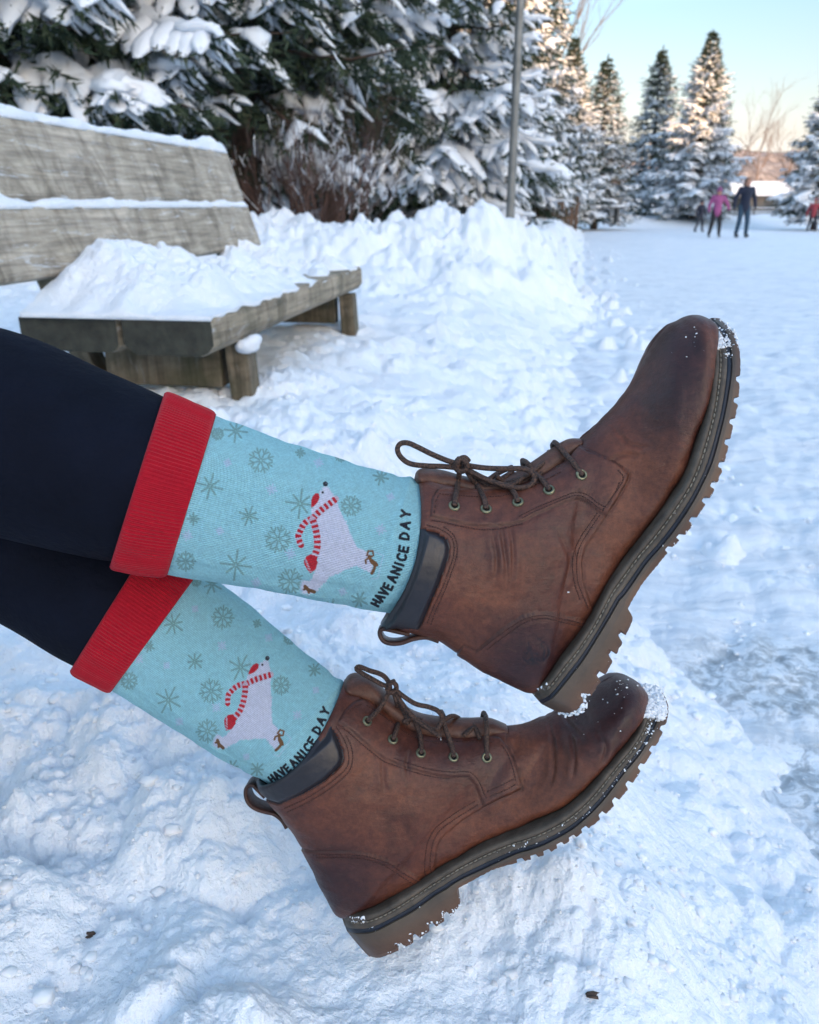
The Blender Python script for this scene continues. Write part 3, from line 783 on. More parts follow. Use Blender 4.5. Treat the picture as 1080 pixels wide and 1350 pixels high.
    Lf = lambda f: L(1.13) + (Be - L(1.13)) * f
    big = np.clip((np.linalg.norm(Be - Fe, axis=1) - .016) / .02, 0, 1)[:, None]
    strip('outsole', [(Lf(0), -.0014), (Lf(.03), .0004), (Lf(.30), .0010), (Lf(.62) - out * (depth * .0010)[:, None], .0008), (Lo(.86), .0004), (Lo(1.0), -.0014)], GUM,
          edge=[0, 0, .25, .7, 1, 1, 1, 1, .7, .25, 0, 0])
    # welt stitches
    mb = MB(); Wc = L(.41); acc = np.r_[0, np.cumsum(np.linalg.norm(np.diff(Wc, axis=0), axis=1))]
    for sg in (1, -1):
        mb = MB()
        for s0 in np.arange(.012, acc[-1] - .006, .0042):
            ss = np.array([s0, s0 + .0016, s0 + .0032]); xx = np.interp(ss, acc, Wc[:, 0]); yy = np.interp(ss, acc, Wc[:, 1]); zz = sg * (np.interp(ss, acc, wd) + .00000)
            P3 = np.stack([xx, yy, zz], 1); P3[1, 2] += sg * .0002
            mb.tube(P3, [.00035, .00062, .00035], 5)
        mb.build('welt_stitching', THREADW, bt, M)
    # packed snow and grains
    mb = MB(); k = 0; rs = np.random.RandomState(seed + 5)
    for kind, items in snowpts:
        if kind == 'wall':          # (t0, t1, level0, level1, count, size)
            t0, t1, l0, l1, n_, sz = items
            for _ in range(n_):
                s_ = rs.uniform(t0, t1); i_ = int(s_ * (NS - 1)); lv = rs.uniform(l0, l1); sg = 1 if rs.rand() < .6 else -1
                base = Fe[i_] + (Bn[i_] - Fe[i_]) * lv; k += 1
                pp = np.array([*base, sg * (wd[i_] + .0002) * (1 if rs.rand() < .7 else rs.rand())])
                if wd[i_] < .03 or lv > .9: pp[:2] += out[i_] * .0003
                mb.blob(pp, sz * (.25 + 1.0 * rs.rand() ** 2.2), (rs.uniform(.7, 1.5), rs.uniform(.7, 1.5), .7), .45, 1, k)
        if kind == 'grain':         # (x, y, spread, count, size)
            x, y, sp, n_, sz = items
            for _ in range(n_):
                h, nr = hit(x + rs.randn() * sp, y + rs.randn() * sp); k += 1
                if h is not None: mb.blob(h + nr * sz * .3, sz * (.25 + .9 * rs.rand() ** 2), (1.5, 1, .8), .5, 1, k)
    if mb.n: mb.build('packed_snow', SNOWT, bt, M)
    return bt, bvh, hit, M

def tab(person_boot, M, D, pts, wd=.011):
    """pull tab: a folded leather strap sewn at the heel"""
    P = smooth_path([px2(*p, D) for p in pts], 60); T = np.gradient(P, axis=0); T /= np.linalg.norm(T, axis=1)[:, None]
    Nn = np.stack([-T[:, 1], T[:, 0]], 1); g = []
    prof = [(-1, -1), (-1, 1), (-.86, 1.5), (.86, 1.5), (1, 1), (1, -1), (.86, -1.5), (-.86, -1.5)]
    for p, n_ in zip(P, Nn):
        for a, b_ in prof: g.append((p[0] + n_[0] * b_ * .0011, p[1] + n_[1] * b_ * .0011, a * wd))
    k = 8; Fr = [(i * k + j, (i + 1) * k + j, (i + 1) * k + (j + 1) % k, i * k + (j + 1) % k) for i in range(59) for j in range(k)]
    Fr += [(0, 1, 2, 3), (0, 3, 4, 5), (0, 5, 6, 7)] + [tuple(59 * k + q for q in f) for f in ((3, 2, 1, 0), (5, 4, 3, 0), (7, 6, 5, 0))]
    me = mesh_np('pull_tab', np.array(g), np.array(Fr))
    cc = np.tile(np.array([.050, .021, .015, 1.0]), (len(g), 1)).astype(np.float32)
    a = me.attributes.new('Col', 'FLOAT_COLOR', 'POINT'); a.data.foreach_set('color', cc.ravel())
    obj('pull_tab', me, person_boot, M, LEATHER)
# ================================================================ the person stretching both legs out
person = thing('person', 'person in navy leggings, bear socks and brown boots with both legs stretched over the snow', 'person', (-.80, .55, .36))
LEG, nt, b = mat_new('navy_leggings'); v = coords(nt)
n = noise_node(nt, 900, 2, .5, v); n2 = noise_node(nt, 14, 5, .6, v)
nt.links.new(ramp(nt, n2.outputs[0], [(.3, (.0020, .0030, .0075)), (.7, (.0042, .0062, .0150))]), b.inputs['Base Color'])
b.inputs['Roughness'].default_value = .85; b.inputs['Specular IOR Level'].default_value = .12; b.inputs['Sheen Weight'].default_value = .0; b.inputs['Sheen Tint'].default_value = (.4, .5, .8, 1)
p_ = bump(nt, n2.outputs[0], b, .6, .012); bump(nt, n.outputs[0], b, .4, .0005, p_)

def pt(px, py, D): return ray_point(px, py, D)
legU = [(pt(440, 702, .60), .040), (pt(330, 672, .60), .046), (pt(260, 652, .60), .0560), (pt(182, 631, .60), .0655), (pt(90, 602, .60), .0715), (pt(0, 571, .60), .0765), (pt(-90, 545, .60), .074), (pt(-170, 520, .60), .066)]
legL = [(pt(350, 930, .675), .036), (pt(290, 888, .68), .044), (pt(225, 843, .688), .054), (pt(152, 791, .69), .0650), (pt(100, 752, .70), .0700), (pt(50, 716, .705), .0745), (pt(-30, 664, .72), .075), (pt(-120, 604, .74), .066)]
hU = ray_point(540, 675, .64) + RIGHT * -.80 + UP * -.17; hL = ray_point(540, 675, .84) + RIGHT * -.83 + UP * -.19
def chain(mb, pts, n=60, sides=28):
    P = np.array([[*p, r_] for p, r_ in pts]); Q = catmull(P, np.linspace(0, len(P) - 1, n))
    mb.tube(Q[:, :3], Q[:, 3], sides); mb.blob(Q[0, :3], Q[0, 3], noise=0, sub=3); mb.blob(Q[-1, :3], Q[-1, 3], noise=0, sub=3)
def body_mesh(name, mb, mat, parent, voxel, smooth=6, M=None):
    o = obj(name, mb.mesh(name), parent, Matrix.Identity(4) if M is None else M, mat)
    m = o.modifiers.new('r', 'REMESH'); m.mode = 'VOXEL'; m.voxel_size = voxel; m.use_smooth_shade = True
    if smooth:
        s = o.modifiers.new('s', 'SMOOTH'); s.iterations = smooth; s.factor = .5
    return o
mb = MB()
kU, kL = legU[-1][0], legL[-1][0]
chain(mb, legU); chain(mb, legL)
chain(mb, [(kU, .067), (kU * .5 + hU * .5, .080), (hU, .098)]); chain(mb, [(kL, .067), (kL * .5 + hL * .5, .080), (hL, .098)])
chain(mb, [(hU, .105), (hL, .105)]); mid = (hU + hL) / 2
chain(mb, [(mid + np.array([-.03, 0, .0]), .12), (mid + np.array([-.06, .0, .12]), .115), (mid + np.array([-.07, 0, .20]), .105)])
body_mesh('legs', mb, LEG, person, .0055, 8)

# ---------------------------------------------------------------- socks
LET = {'H': [[(0, 0), (0, 1)], [(.8, 0), (.8, 1)], [(0, .5), (.8, .5)]], 'A': [[(0, 0), (.42, 1), (.84, 0)], [(.18, .36), (.66, .36)]],
       'V': [[(0, 1), (.4, 0), (.8, 1)]], 'E': [[(.7, 0), (0, 0), (0, 1), (.7, 1)], [(0, .52), (.6, .52)]], 'N': [[(0, 0), (0, 1), (.8, 0), (.8, 1)]],
       'I': [[(.4, 0), (.4, 1)]], 'C': [[(.8, .85), (.55, 1), (.2, .95), (0, .6), (0, .35), (.2, .05), (.55, 0), (.8, .15)]],
       'D': [[(0, 0), (0, 1), (.4, .97), (.75, .7), (.75, .3), (.4, .03), (0, 0)]], 'Y': [[(0, 1), (.4, .5), (.8, 1)], [(.4, .5), (.4, 0)]]}
def sock_colour(X, Y, seed=0, tx=0):
    """knitted picture; X,Y are the picture's own millimetre-like coordinates"""
    sh = X.shape; base = np.array([.36, .70, .77]); col = np.broadcast_to(base, sh + (3,)).copy()
    sp = perlin(X / 1.1, Y / 1.1, 3 + seed)
    col *= (1 + .10 * sp + .05 * perlin(X / 9, Y / 9, 4))[..., None]
    def put(mask, c): 
        nonlocal col; col = col * (1 - mask[..., None]) + np.array(c) * mask[..., None]
    X = X + .35 * perlin(X / 1.3, Y / 1.3, 11); Y = Y + .35 * perlin(X / 1.3 + 9, Y / 1.3, 12)
    green = (.17, .30, .27)
    def flake(x, y, r, kind, rot=0, c=green, lw=1.15, al=.8):
        m = np.zeros(sh); near = (np.abs(X - x) < r * 1.3) & (np.abs(Y - y) < r * 1.3)
        if not near.any(): return
        Xn, Yn = X[near], Y[near]; e = np.zeros(Xn.shape)
        for k in range(8):
            a = rot + k * math.pi / 4; d = np.array([math.cos(a), math.sin(a)]); rr = r * (1 if k % 2 == 0 or kind else .78)
            segs = [[(x + d[0] * r * .12, y + d[1] * r * .12), (x + d[0] * rr, y + d[1] * rr)]]
            if kind == 1:
                q = (x + d[0] * r * .55, y + d[1] * r * .55)
                for s_ in (-.75, .75): segs.append([q, (q[0] + math.cos(a + s_) * r * .38, q[1] + math.sin(a + s_) * r * .38)])
            for s_ in segs:
                dd, _ = seg_dist(Xn, Yn, s_); e = np.maximum(e, sstep(lw + .5, lw - .4, dd))
        m[near] = e * al; m *= np.clip(.85 + .5 * sp, 0, 1); put(m, c)
    for a in [(287, 572, 8, 1), (311, 568, 15, 0), (344, 607, 17, 1), (277, 641, 17, 0), (328, 680, 13, 0), (367, 711, 18, 1), (311, 745, 20, 0), (383, 766, 17, 1),
              (396, 664, 19, 0), (463, 667, 14, 1), (474, 791, 11, 0), (502, 629, 10, 0), (396, 597, 6, 0), (240, 600, 12, 0), (245, 740, 13, 1), (450, 600, 9, 1), (437, 802, 12, 0), (255, 684, 8, 0)]:
        flake(*a, rot=.12 * (a[0] % 5), lw=1.0 if a[3] else 1.25)
    for x, y, r in [(358, 645, 7), (247, 706, 7), (383, 730, 7), (502, 698, 7), (338, 768, 6), (452, 780, 5), (420, 610, 6), (300, 610, 5), (515, 655, 5), (290, 700, 5)]:
        flake(x, y, r, 0, .3, (.58, .64, .84), 1.1, .75)
    z = lambda *p: [(340 + a / 4.909, 600 + b_ / 4.909) for a, b_ in p]
    lilac = (.74, .74, .88)
    bear = z((425, 205), (455, 205), (480, 245), (505, 275), (520, 330), (545, 385), (575, 440), (600, 510), (625, 560), (645, 600), (690, 615), (725, 640), (745, 700), (735, 765), (690, 745), (640, 715), (600, 730), (560, 742), (525, 768),
             (490, 775), (460, 790), (440, 820), (410, 850), (385, 880), (340, 900), (290, 895), (275, 850), (285, 815), (310, 810), (330, 820), (355, 790), (372, 740), (385, 690), (400, 600), (400, 500), (385, 440), (360, 400), (345, 350), (365, 325), (395, 290), (400, 240))
    fu = 1.9 * perlin(X / 1.9, Y / 1.9, 21); put(sstep(.7, -.7, sdist(X, Y, bear) + fu), lilac)
    red = (.62, .012, .030); wht = (.66, .60, .72)
    put(sstep(.5, -.5, sdist(X, Y, z((375, 245), (395, 250), (400, 275), (388, 305), (365, 330), (345, 342), (345, 295), (355, 265)))), red)
    for P_, hw_ in ((z((505, 285), (450, 325), (400, 365), (365, 400), (345, 415)), 4.2), (z((345, 410), (300, 445), (275, 490), (262, 530), (280, 582)), 4.0), (z((355, 420), (372, 470), (384, 540), (384, 600), (368, 650), (352, 690)), 4.4)):
        P2 = smooth_path(P_, 24); d, arc = seg_dist(X, Y, P2)
        m = sstep(hw_ + .5, hw_ - .3, d); st = ((arc + .0 * d) % 6.9) / 6.9
        put(m, wht); put(m * sstep(.62, .54, st) * sstep(-.02, .06, st), red)
    fr_ = sdist(X, Y, z((298, 685), (315, 655), (345, 640), (375, 660), (388, 695), (375, 740), (340, 765), (315, 735), (300, 705)))
    put(sstep(.5, -.5, fr_), red); 
    for k in range(5):
        d, _ = seg_dist(X, Y, z((305 + k * 6, 672 + k * 20), (318 + k * 7, 690 + k * 16))); put(sstep(1.1, .5, d) * .7, wht)
    dd = np.hypot(X - 429, Y - 638); put(sstep(3.6, 3.0, dd), (.015, .02, .03)); put(sstep(1.3, .7, np.hypot(X - 430, Y - 637)) * .5, (.3, .3, .4)); put(sstep(2.0, 1.3, np.hypot(X - 425.5, Y - 649.2)), (.015, .02, .03))
    brown = (.215, .095, .035)
    for P_, w_ in ((z((720, 655), (735, 690), (760, 715), (750, 745), (738, 765)), 2.0), (z((705, 650), (715, 620), (745, 622), (748, 650), (725, 660)), 1.2), (z((715, 665), (698, 680), (700, 700)), 1.3), (z((725, 670), (765, 700), (772, 712)), 1.6),
                   (z((305, 850), (325, 872), (365, 885)), 2.3), (z((318, 855), (330, 890)), 1.6), (z((298, 870), (318, 860)), 1.4)):
        d, _ = seg_dist(X, Y, P_); put(sstep(w_ + .5, w_ - .4, d), brown)
    for P_ in (z((755, 628), (812, 650), (775, 798), (735, 800)), z((285, 810), (276, 850), (278, 892), (330, 912))):
        d, _ = seg_dist(X, Y, P_); put(sstep(1.4, .6, d) * .8, (.50, .72, .84))
    # HAVE AN ICE DAY
    cs = [('H', 495.5, 794.8, 6.3), ('A', 500.6, 788.0, 6.6), ('V', 506.3, 780.6, 7.0), ('E', 511.8, 773.0, 6.8), ('A', 517.2, 762.8, 8.0), ('N', 522.5, 752.2, 8.6), ('I', 526.4, 743.8, 6.0), ('C', 529.6, 734.6, 8.6),
          ('E', 532.3, 723.4, 8.4), ('D', 533.4, 706.5, 9.2), ('A', 534.2, 692.5, 9.6), ('Y', 534.9, 677.5, 9.4)]
    C_ = np.array([(c_[1], c_[2]) for c_ in cs]); Tg = np.gradient(C_, axis=0); Tg /= np.linalg.norm(Tg, axis=1)[:, None]
    for (ch, x, y, wd), t in zip(cs, Tg):
        t = (t + np.array([.25, -.97])) / np.linalg.norm(t + np.array([.25, -.97])); up = np.array([t[1], -t[0]]); 
        hgt = 10.4 if ch != 'H' else 9
        for s_ in LET[ch]:
            P_ = [np.array([x + tx, y + tx * .2]) + t * (u - .41) * wd * 1.05 + up * (v_ - .5) * hgt * 1.1 for u, v_ in s_]
            d, _ = seg_dist(X, Y, P_); put(sstep(2.15, 1.4, d), (.008, .010, .020))
    return np.clip(col, 0, 1)

def knit_mat(name, base=None, ribs=1100, amp=.6, vertex=True):
    m, nt, b = mat_new(name)
    uv = nt.nodes.new('ShaderNodeUVMap'); uv.uv_map = 'UVMap'; sep = nt.nodes.new('ShaderNodeSeparateXYZ'); nt.links.new(uv.outputs[0], sep.inputs[0])
    def wave(src, per):
        mm = N(nt, 'ShaderNodeMath', operation='MULTIPLY'); mm.inputs[1].default_value = 2 * math.pi / per; nt.links.new(src, mm.inputs[0])
        s_ = N(nt, 'ShaderNodeMath', operation='SINE'); nt.links.new(mm.outputs[0], s_.inputs[0]); return s_.outputs[0]
    a1 = wave(sep.outputs[1], ribs); a2 = wave(sep.outputs[0], .0011)
    mul = N(nt, 'ShaderNodeMath', operation='MULTIPLY_ADD'); mul.inputs[1].default_value = .35 ; nt.links.new(a2, mul.inputs[0]); nt.links.new(a1, mul.inputs[2])
    nz = noise_node(nt, 420, 4, .7, coords(nt))
    ad = N(nt, 'ShaderNodeMath', operation='ADD'); nt.links.new(mul.outputs[0], ad.inputs[0]); nt.links.new(nz.outputs[0], ad.inputs[1])
    shade = ramp(nt, nz.outputs[0], [(.3, (.82,) * 3), (.7, (1.12,) * 3)])
    if vertex:
        at = nt.nodes.new('ShaderNodeAttribute'); at.attribute_name = 'Col'; src = at.outputs[0]
    else: src = base
    c = mix(nt, src, shade, .8, 'MULTIPLY')
    mr = N(nt, 'ShaderNodeMapRange'); mr.inputs[1].default_value = -1; mr.inputs[2].default_value = 1; mr.inputs[3].default_value = .86; mr.inputs[4].default_value = 1.08; nt.links.new(a1, mr.inputs[0])
    c = mix(nt, c, mr.outputs[0], 1.0, 'MULTIPLY')
    nt.links.new(c, b.inputs['Base Color']); b.inputs['Roughness'].default_value = .92; b.inputs['Sheen Weight'].default_value = .08; b.inputs['Specular IOR Level'].default_value = .15
    bump(nt, ad.outputs[0], b, amp, .0006); return m
KNIT = knit_mat('knitted_sock', ribs=.00125, amp=.9)
KRED = knit_mat('red_ribbed_cuff', (.42, .005, .018), ribs=.0009, amp=.5, vertex=False)

def loft(stations, n, nv, grow=0.0, wob=0, seed=0, wfac=.97, fold=None):
    A = []
    for tx, ty, bx, by, D in stations:
        p = ray_point(tx, ty, D); q = ray_point(bx, by, D); A.append([*p, *q])
    A = catmull(np.array(A), np.linspace(0, len(A) - 1, n)); P, Q = A[:, :3], A[:, 3:]
    c = (P + Q) / 2; hv = (P - Q) / 2; rad = np.linalg.norm(hv, axis=1); hu = hv / rad[:, None]
    ax = np.gradient(c, axis=0); ax /= np.linalg.norm(ax, axis=1)[:, None]; back = CAM - c; back = back - hu * (back * hu).sum(1)[:, None]; back /= np.linalg.norm(back, axis=1)[:, None]
    if back[0].dot(-FWD) < 0: back = -back
    th = np.linspace(0, 2 * math.pi, nv, endpoint=False); rr = (rad + grow)[:, None, None]
    G = c[:, None] + rr * (np.cos(th)[None, :, None] * hu[:, None] + wfac * np.sin(th)[None, :, None] * back[:, None])
    if wob:
        L = np.r_[0, np.cumsum(np.linalg.norm(np.diff(c, axis=0), axis=1))]
        nrm = (G - c[:, None]); nrm /= np.linalg.norm(nrm, axis=2)[..., None]
        w_ = fbm(np.broadcast_to(L[:, None] * 22, (n, nv)), 2.2 * np.cos(th)[None] + 0 * L[:, None] + 3 * np.sin(th)[None], 3, seed)
        G = G + nrm * (w_ * wob)[..., None]
        if fold is not None:      # soft bunching where the knit meets the boot
            t_ = (L / L[-1])[:, None]; a_ = th[None]
            f_ = sum(amp_ * np.exp(-((t_ - t0 - sl * np.sin(a_ + ph)) / wd_) ** 2) * (.55 + .45 * np.sin(a_ * k2 + ph)) for t0, sl, ph, wd_, amp_, k2 in fold)
            G = G + nrm * f_[..., None]
    return G, c, rad

def pix(G):
    d = G - CAM; dep = d @ FWD; return 540 + F * (d @ RIGHT) / dep, 675 - F * (d @ UP) / dep

def tube_mesh(name, G, col=None, uv=None):
    n, nv = G.shape[:2]; i = np.arange(n - 1)[:, None]; j = np.arange(nv)[None]; j2 = (j + 1) % nv
    Fc = np.stack([i * nv + j, i * nv + j2, (i + 1) * nv + j2, (i + 1) * nv + j], -1).reshape(-1, 4)
    me = mesh_np(name, G.reshape(-1, 3), Fc)
    if col is not None:
        a = me.attributes.new('Col', 'FLOAT_COLOR', 'POINT'); a.data.foreach_set('color', np.hstack([col.reshape(-1, 3), np.ones((n * nv, 1))]).astype(np.float32).ravel())
    c = G.mean(1); L = np.r_[0, np.cumsum(np.linalg.norm(np.diff(c, axis=0), axis=1))]; r0 = np.linalg.norm(G[n // 2] - c[n // 2], axis=1).mean()
    U = np.broadcast_to(L[:, None], (n, nv + 1)); Vv = np.broadcast_to(np.linspace(0, 2 * math.pi * r0, nv + 1)[None], (n, nv + 1))
    ii = np.broadcast_to(i, (n - 1, nv)); jj = np.broadcast_to(j, (n - 1, nv))
    uvc = np.stack([np.stack([U[a_, b_], Vv[a_, b_]], -1) for a_, b_ in ((ii, jj), (ii, jj + 1), (ii + 1, jj + 1), (ii + 1, jj))], 2).reshape(-1, 2)
    l = me.uv_layers.new(name='UVMap'); l.data.foreach_set('uv', uvc.astype(np.float32).ravel()); return me

def make_sock(stations, cuff, aff, label, seed):
    NV = 640; G, c, rad = loft(stations, 520, NV, 0, .0012, seed, fold=[(.70, .02, 1.0, .012, .0014, 1), (.655, .03, 2.2, .016, -.0012, 2), (.61, .03, 4.0, .016, .0010, 1), (.53, .05, 5.0, .03, .0008, 2), (.30, .06, .5, .04, .0009, 1)])
    half = NV // 2 + 1; X, Y = pix(G[:, :half])
    if aff is not None:
        X, Y = aff[0][0] * X + aff[0][1] * Y + aff[0][2], aff[1][0] * X + aff[1][1] * Y + aff[1][2]
    col = sock_colour(X, Y, seed, 0 if aff is None else 4.5); full = np.concatenate([col, col[:, 1:-1][:, ::-1]], 1)
    sk_ = obj('sock', tube_mesh('sock', G, full), person, Matrix.Identity(4), KNIT); sk_['label'] = label
    G, c, rad = loft(cuff, 60, 900, .0032, .0007, seed + 3)
    a_ = np.arange(900) * 2 * math.pi / 900; nr_ = G - c[:, None]; nr_ /= np.linalg.norm(nr_, axis=2)[..., None]
    te = np.linspace(-1, 1, 60)[:, None]; G = G + nr_ * (.00042 * np.cos(a_ * 150)[None] * (1 - te ** 8) - .0012 * te ** 6)[..., None]
    def ringat(k, s_, sh): 
        a = (c[1] - c[0]) / np.linalg.norm(c[1] - c[0]) if k == 0 else (c[-1] - c[-2]) / np.linalg.norm(c[-1] - c[-2])
        return c[k] + (G[k] - c[k]) * s_ + a * sh
    pre = [ringat(0, .93, .012), ringat(0, .945, .001), ringat(0, .96, -.0008), ringat(0, .985, -.0010)]
    post = [ringat(-1, .99, .0008), ringat(-1, .972, .0009), ringat(-1, .955, -.001)]
    G = np.concatenate([np.array(pre), G, np.array(post)])
    obj('cuff', tube_mesh('cuff', G), sk_, Matrix.Identity(4), KRED)
    return sk_

A0 = np.array([(429, 638), (497, 737), (402, 778), (397, 717), (530, 672), (511, 774), (344, 607), (311, 745), (367, 711), (463, 667)], float)
A1 = np.array([(353.5, 866.5), (368, 975), (294, 984), (298, 927), (428, 931), (372, 1010), (293, 817), (222, 920), (277, 911), (371, 900)], float)
ones = np.ones((len(A0), 1)); sol, *_ = np.linalg.lstsq(np.hstack([A1, ones]), A0, rcond=None); aff = sol.T
make_sock([(276, 545, 213, 754, .60), (340, 569, 281, 766, .60), (400, 591, 345, 777, .60), (470, 612, 418, 790, .60), (555, 636, 508, 806, .60), (598, 655, 560, 812, .60), (640, 675, 606, 815, .60)],
          [(218, 520, 147, 745, .60), (250, 534, 183, 751, .60), (283, 548, 220, 755, .60)], None, 'light blue sock with a polar bear in a striped scarf, on the raised leg', 1)
make_sock([(258, 741, 143, 900, .69), (300, 778, 200, 936, .688), (345, 815, 250, 967, .682), (400, 861, 300, 998, .674), (454, 905, 350, 1026, .668), (486, 940, 390, 1050, .668), (520, 975, 430, 1070, .668)],
          [(207, 704, 98, 878, .69), (236, 725, 124, 892, .69), (266, 747, 150, 905, .69)], aff, 'light blue sock with a polar bear in a striped scarf, on the lower leg', 2)

# ---------------------------------------------------------------- boots
UPB['lab'] = 'brown leather lace-up boot on the raised leg, toe up, heel over the other boot'
LOB['lab'] = 'brown leather lace-up boot of the lower leg, heel dug into the snow'
k_ = .016
lU = [[(599, 667, 'e'), (600, 658), (603, 640), (606, 622, .016), (609, 611, .012)],
      [(641, 671, 'e'), (638, 660), (629, 644), (620, 628, .016), (611, 613, .012)],
      [(683, 662, 'e'), (678, 652), (668, 640), (655, 628, .014)],
      ['m', (724, 646, 'e'), (717, 637), (705, 624, .016), (696, 611, .012), (689, 607, .000)],
      ['m', (767, 626, 'e'), (757, 612), (745, 598, .017), (735, 586, .010), (731, 583, .000)],
      [(655, 640, .010), (690, 630, .016), (715, 612, .012), (735, 598, 0.0), (748, 592, -.012)], [(700, 634, .016), (715, 622, .012), (722, 602, .006), (724, 596, -.004)],
      [(735, 618, .018), (748, 611, .014), (736, 601, .004), (722, 598, -.010)], [(645, 632, .012), (660, 622, .006), (675, 616, -.004)],
      # bow
      [(608, 612, .018), (592, 608, .02), (570, 599, .021), (552, 590, .022), (538, 584, .022), (528, 585, .021), (524, 592, .020), (528, 602, .019), (540, 611, .018), (560, 614, .018), (585, 615, .018), (606, 617, .019)],
      [(612, 613, .019), (640, 617, .022), (670, 618, .024), (690, 618, .025), (702, 624, .025), (705, 633, .025), (697, 641, .025), (680, 643, .025), (658, 638, .024), (635, 629, .022), (613, 617, .019)],
      [(612, 618, .017), (630, 628, .019), (650, 636, .019), (668, 640, .019), (682, 636, .021), (688, 630, .022)],
      [(604, 605, .021), (610, 606, .024), (616, 612, .023), (613, 620, .021), (605, 621, .02), (600, 614, .021), (604, 606, .021)], [(602, 618, .020), (604, 608, .024), (612, 603, .022), (618, 608, .019)],
      [(608, 612, .010), (620, 622, .010), (640, 640, .012)], [(640, 642, .012), (660, 632, .010), (676, 622, .002)]]
lL = [[(484, 951, 'e'), (492, 944), (502, 932, .020), (510, 918, .018), (516, 908, .014)],
      [(518, 975, 'e'), (522, 962), (525, 945), (523, 925, .018), (518, 910, .014)],
      [(555, 993, 'e'), (554, 978), (552, 962, .018), (545, 945, .014)],
      ['m', (598, 998, 'e'), (595, 985), (589, 965, .022), (584, 951, .016), (583, 945, .000)],
      ['m', (642, 999, 'e'), (642, 980), (642, 958, .018), (641, 948, .010), (641, 945, 0.0)],
      [(578, 958, .018), (588, 948, .014), (597, 944, .006), (605, 947, -.006)], [(633, 974, .017), (628, 962, .012), (622, 953, .004), (616, 952, -.006)], [(612, 970, .016), (622, 961, .012), (632, 957, 0.0)],
      [(532, 952, .016), (545, 947, .014), (560, 950, .004)],
      [(516, 906, .020), (505, 903, .021), (492, 896, .022), (478, 888, .021), (470, 882, .020), (474, 879, .020), (487, 884, .020), (500, 888, .020), (508, 893, .020), (515, 903, .020)],
      [(520, 908, .020), (532, 918, .022), (548, 928, .023), (565, 932, .024), (577, 937, .024), (583, 945, .024), (581, 954, .024), (574, 962, .024), (560, 958, .022), (545, 946, .020), (530, 930, .018), (518, 910, .016)],
      [(519, 910, .018), (532, 930, .021), (547, 947, .023), (562, 958, .025), (572, 965, .026), (581, 971, .027)],
      [(511, 903, .022), (516, 899, .024), (522, 903, .023), (522, 911, .021), (514, 913, .021), (510, 907, .022)], [(512, 911, .021), (514, 902, .025), (520, 898, .022)],
      [(508, 925, .006), (530, 935, .010), (538, 955, .016)]]
tU = ([(546, 634), (549, 622), (560, 617), (585, 620), (615, 628), (650, 631), (680, 622), (705, 606), (730, 589), (748, 579), (762, 578)],
      [(552, 640), (560, 645), (575, 648), (600, 655), (630, 660), (655, 658), (690, 650), (715, 640), (740, 622), (755, 606), (766, 592)])
tL = ([(452, 905), (457, 893), (468, 888), (487, 893), (510, 912), (530, 928), (552, 940), (585, 946), (615, 947), (645, 947), (668, 956)],
      [(460, 912), (470, 916), (485, 925), (505, 938), (525, 955), (550, 970), (575, 978), (600, 980), (630, 980), (650, 975), (668, 968)])
snU = [('wall', (.925, 1.0, -.15, .35, 1500, .0019)), ('wall', (.93, 1.0, .3, .98, 900, .0011)), ('wall', (.90, .96, .3, 1.0, 90, .0008)), ('wall', (.0, .05, .0, .45, 160, .0009)), ('wall', (.0, .085, .90, 1.02, 260, .0014)), ('wall', (.10, .30, .75, 1.02, 30, .0005)),
       ('wall', (.05, .95, .3, 1.0, 40, .0004)), ('wall', (.45, .70, .88, 1.03, 120, .0006)), ('grain', (915, 440, 8, 6, .0005)), ('grain', (905, 470, 16, 4, .0004)), ('grain', (750, 775, 2, 1, .0008))]
snL = [('wall', (.92, 1.0, -.15, .85, 2400, .0018)), ('wall', (.80, .94, .25, .6, 150, .0010)), ('wall', (.40, .80, .32, .50, 240, .0006)), ('wall', (.0, .06, .0, .40, 200, .0010)), ('wall', (.05, .30, .88, 1.02, 120, .0009)), ('wall', (.02, .4, .4, 1.0, 30, .0005)),
       ('wall', (.45, .95, .88, 1.03, 60, .0005)), ('grain', (822, 905, 7, 14, .0008)), ('grain', (800, 930, 16, 8, .0005)), ('grain', (770, 950, 16, 4, .0005)), ('grain', (578, 972, 3, 6, .0009))]
bU, bvhU, hitU, MU = build_boot(UPB, person, 11, lU, snU, tU)
bL, bvhL, hitL, ML = build_boot(LOB, person, 12, lL, snL, tL)
tab(bU, MU, .600, [(540, 834), (522, 830), (508, 827), (502, 829), (502, 836), (507, 843), (517, 846), (530, 845), (545, 840), (562, 838), (578, 843)])
tab(bL, ML, .668, [(352, 1046), (342, 1036), (335, 1030), (328, 1034), (327, 1044), (331, 1054), (340, 1061), (352, 1065), (364, 1068), (374, 1076), (380, 1086)])
# ================================================================ bench
bd = np.array([.156, .988, 0]); bd /= np.linalg.norm(bd); bn = np.array([bd[1], -bd[0], 0])   # along, toward the front
PF = at_z(478, 351, .65); PN = at_z(240, 417, .65)
Lb = float((PF - PN) @ bd); org = PF - bd * Lb                 # near front top corner of the seat
bench = thing('park_bench', 'weathered grey wooden park bench of thick planks, half buried in snow', 'bench', (org[0], org[1], .32))
BM = Matrix(((bn[0], bd[0], 0, org[0]), (bn[1], bd[1], 0, org[1]), (0, 0, 1, .65), (0, 0, 0, 1)))   # local x front, y along, z up from seat top
WOODS = wood_mat('seat_wood', 1, (.14, .11, .08), (.54, .45, .34), moss=.35, frost=.35)
WOODB = wood_mat('back_wood', 1, (.17, .145, .12), (.66, .58, .48), moss=.0, frost=.75)
WOODP = wood_mat('post_wood', 2, (.07, .055, .035), (.26, .21, .15), moss=.6, frost=.1)
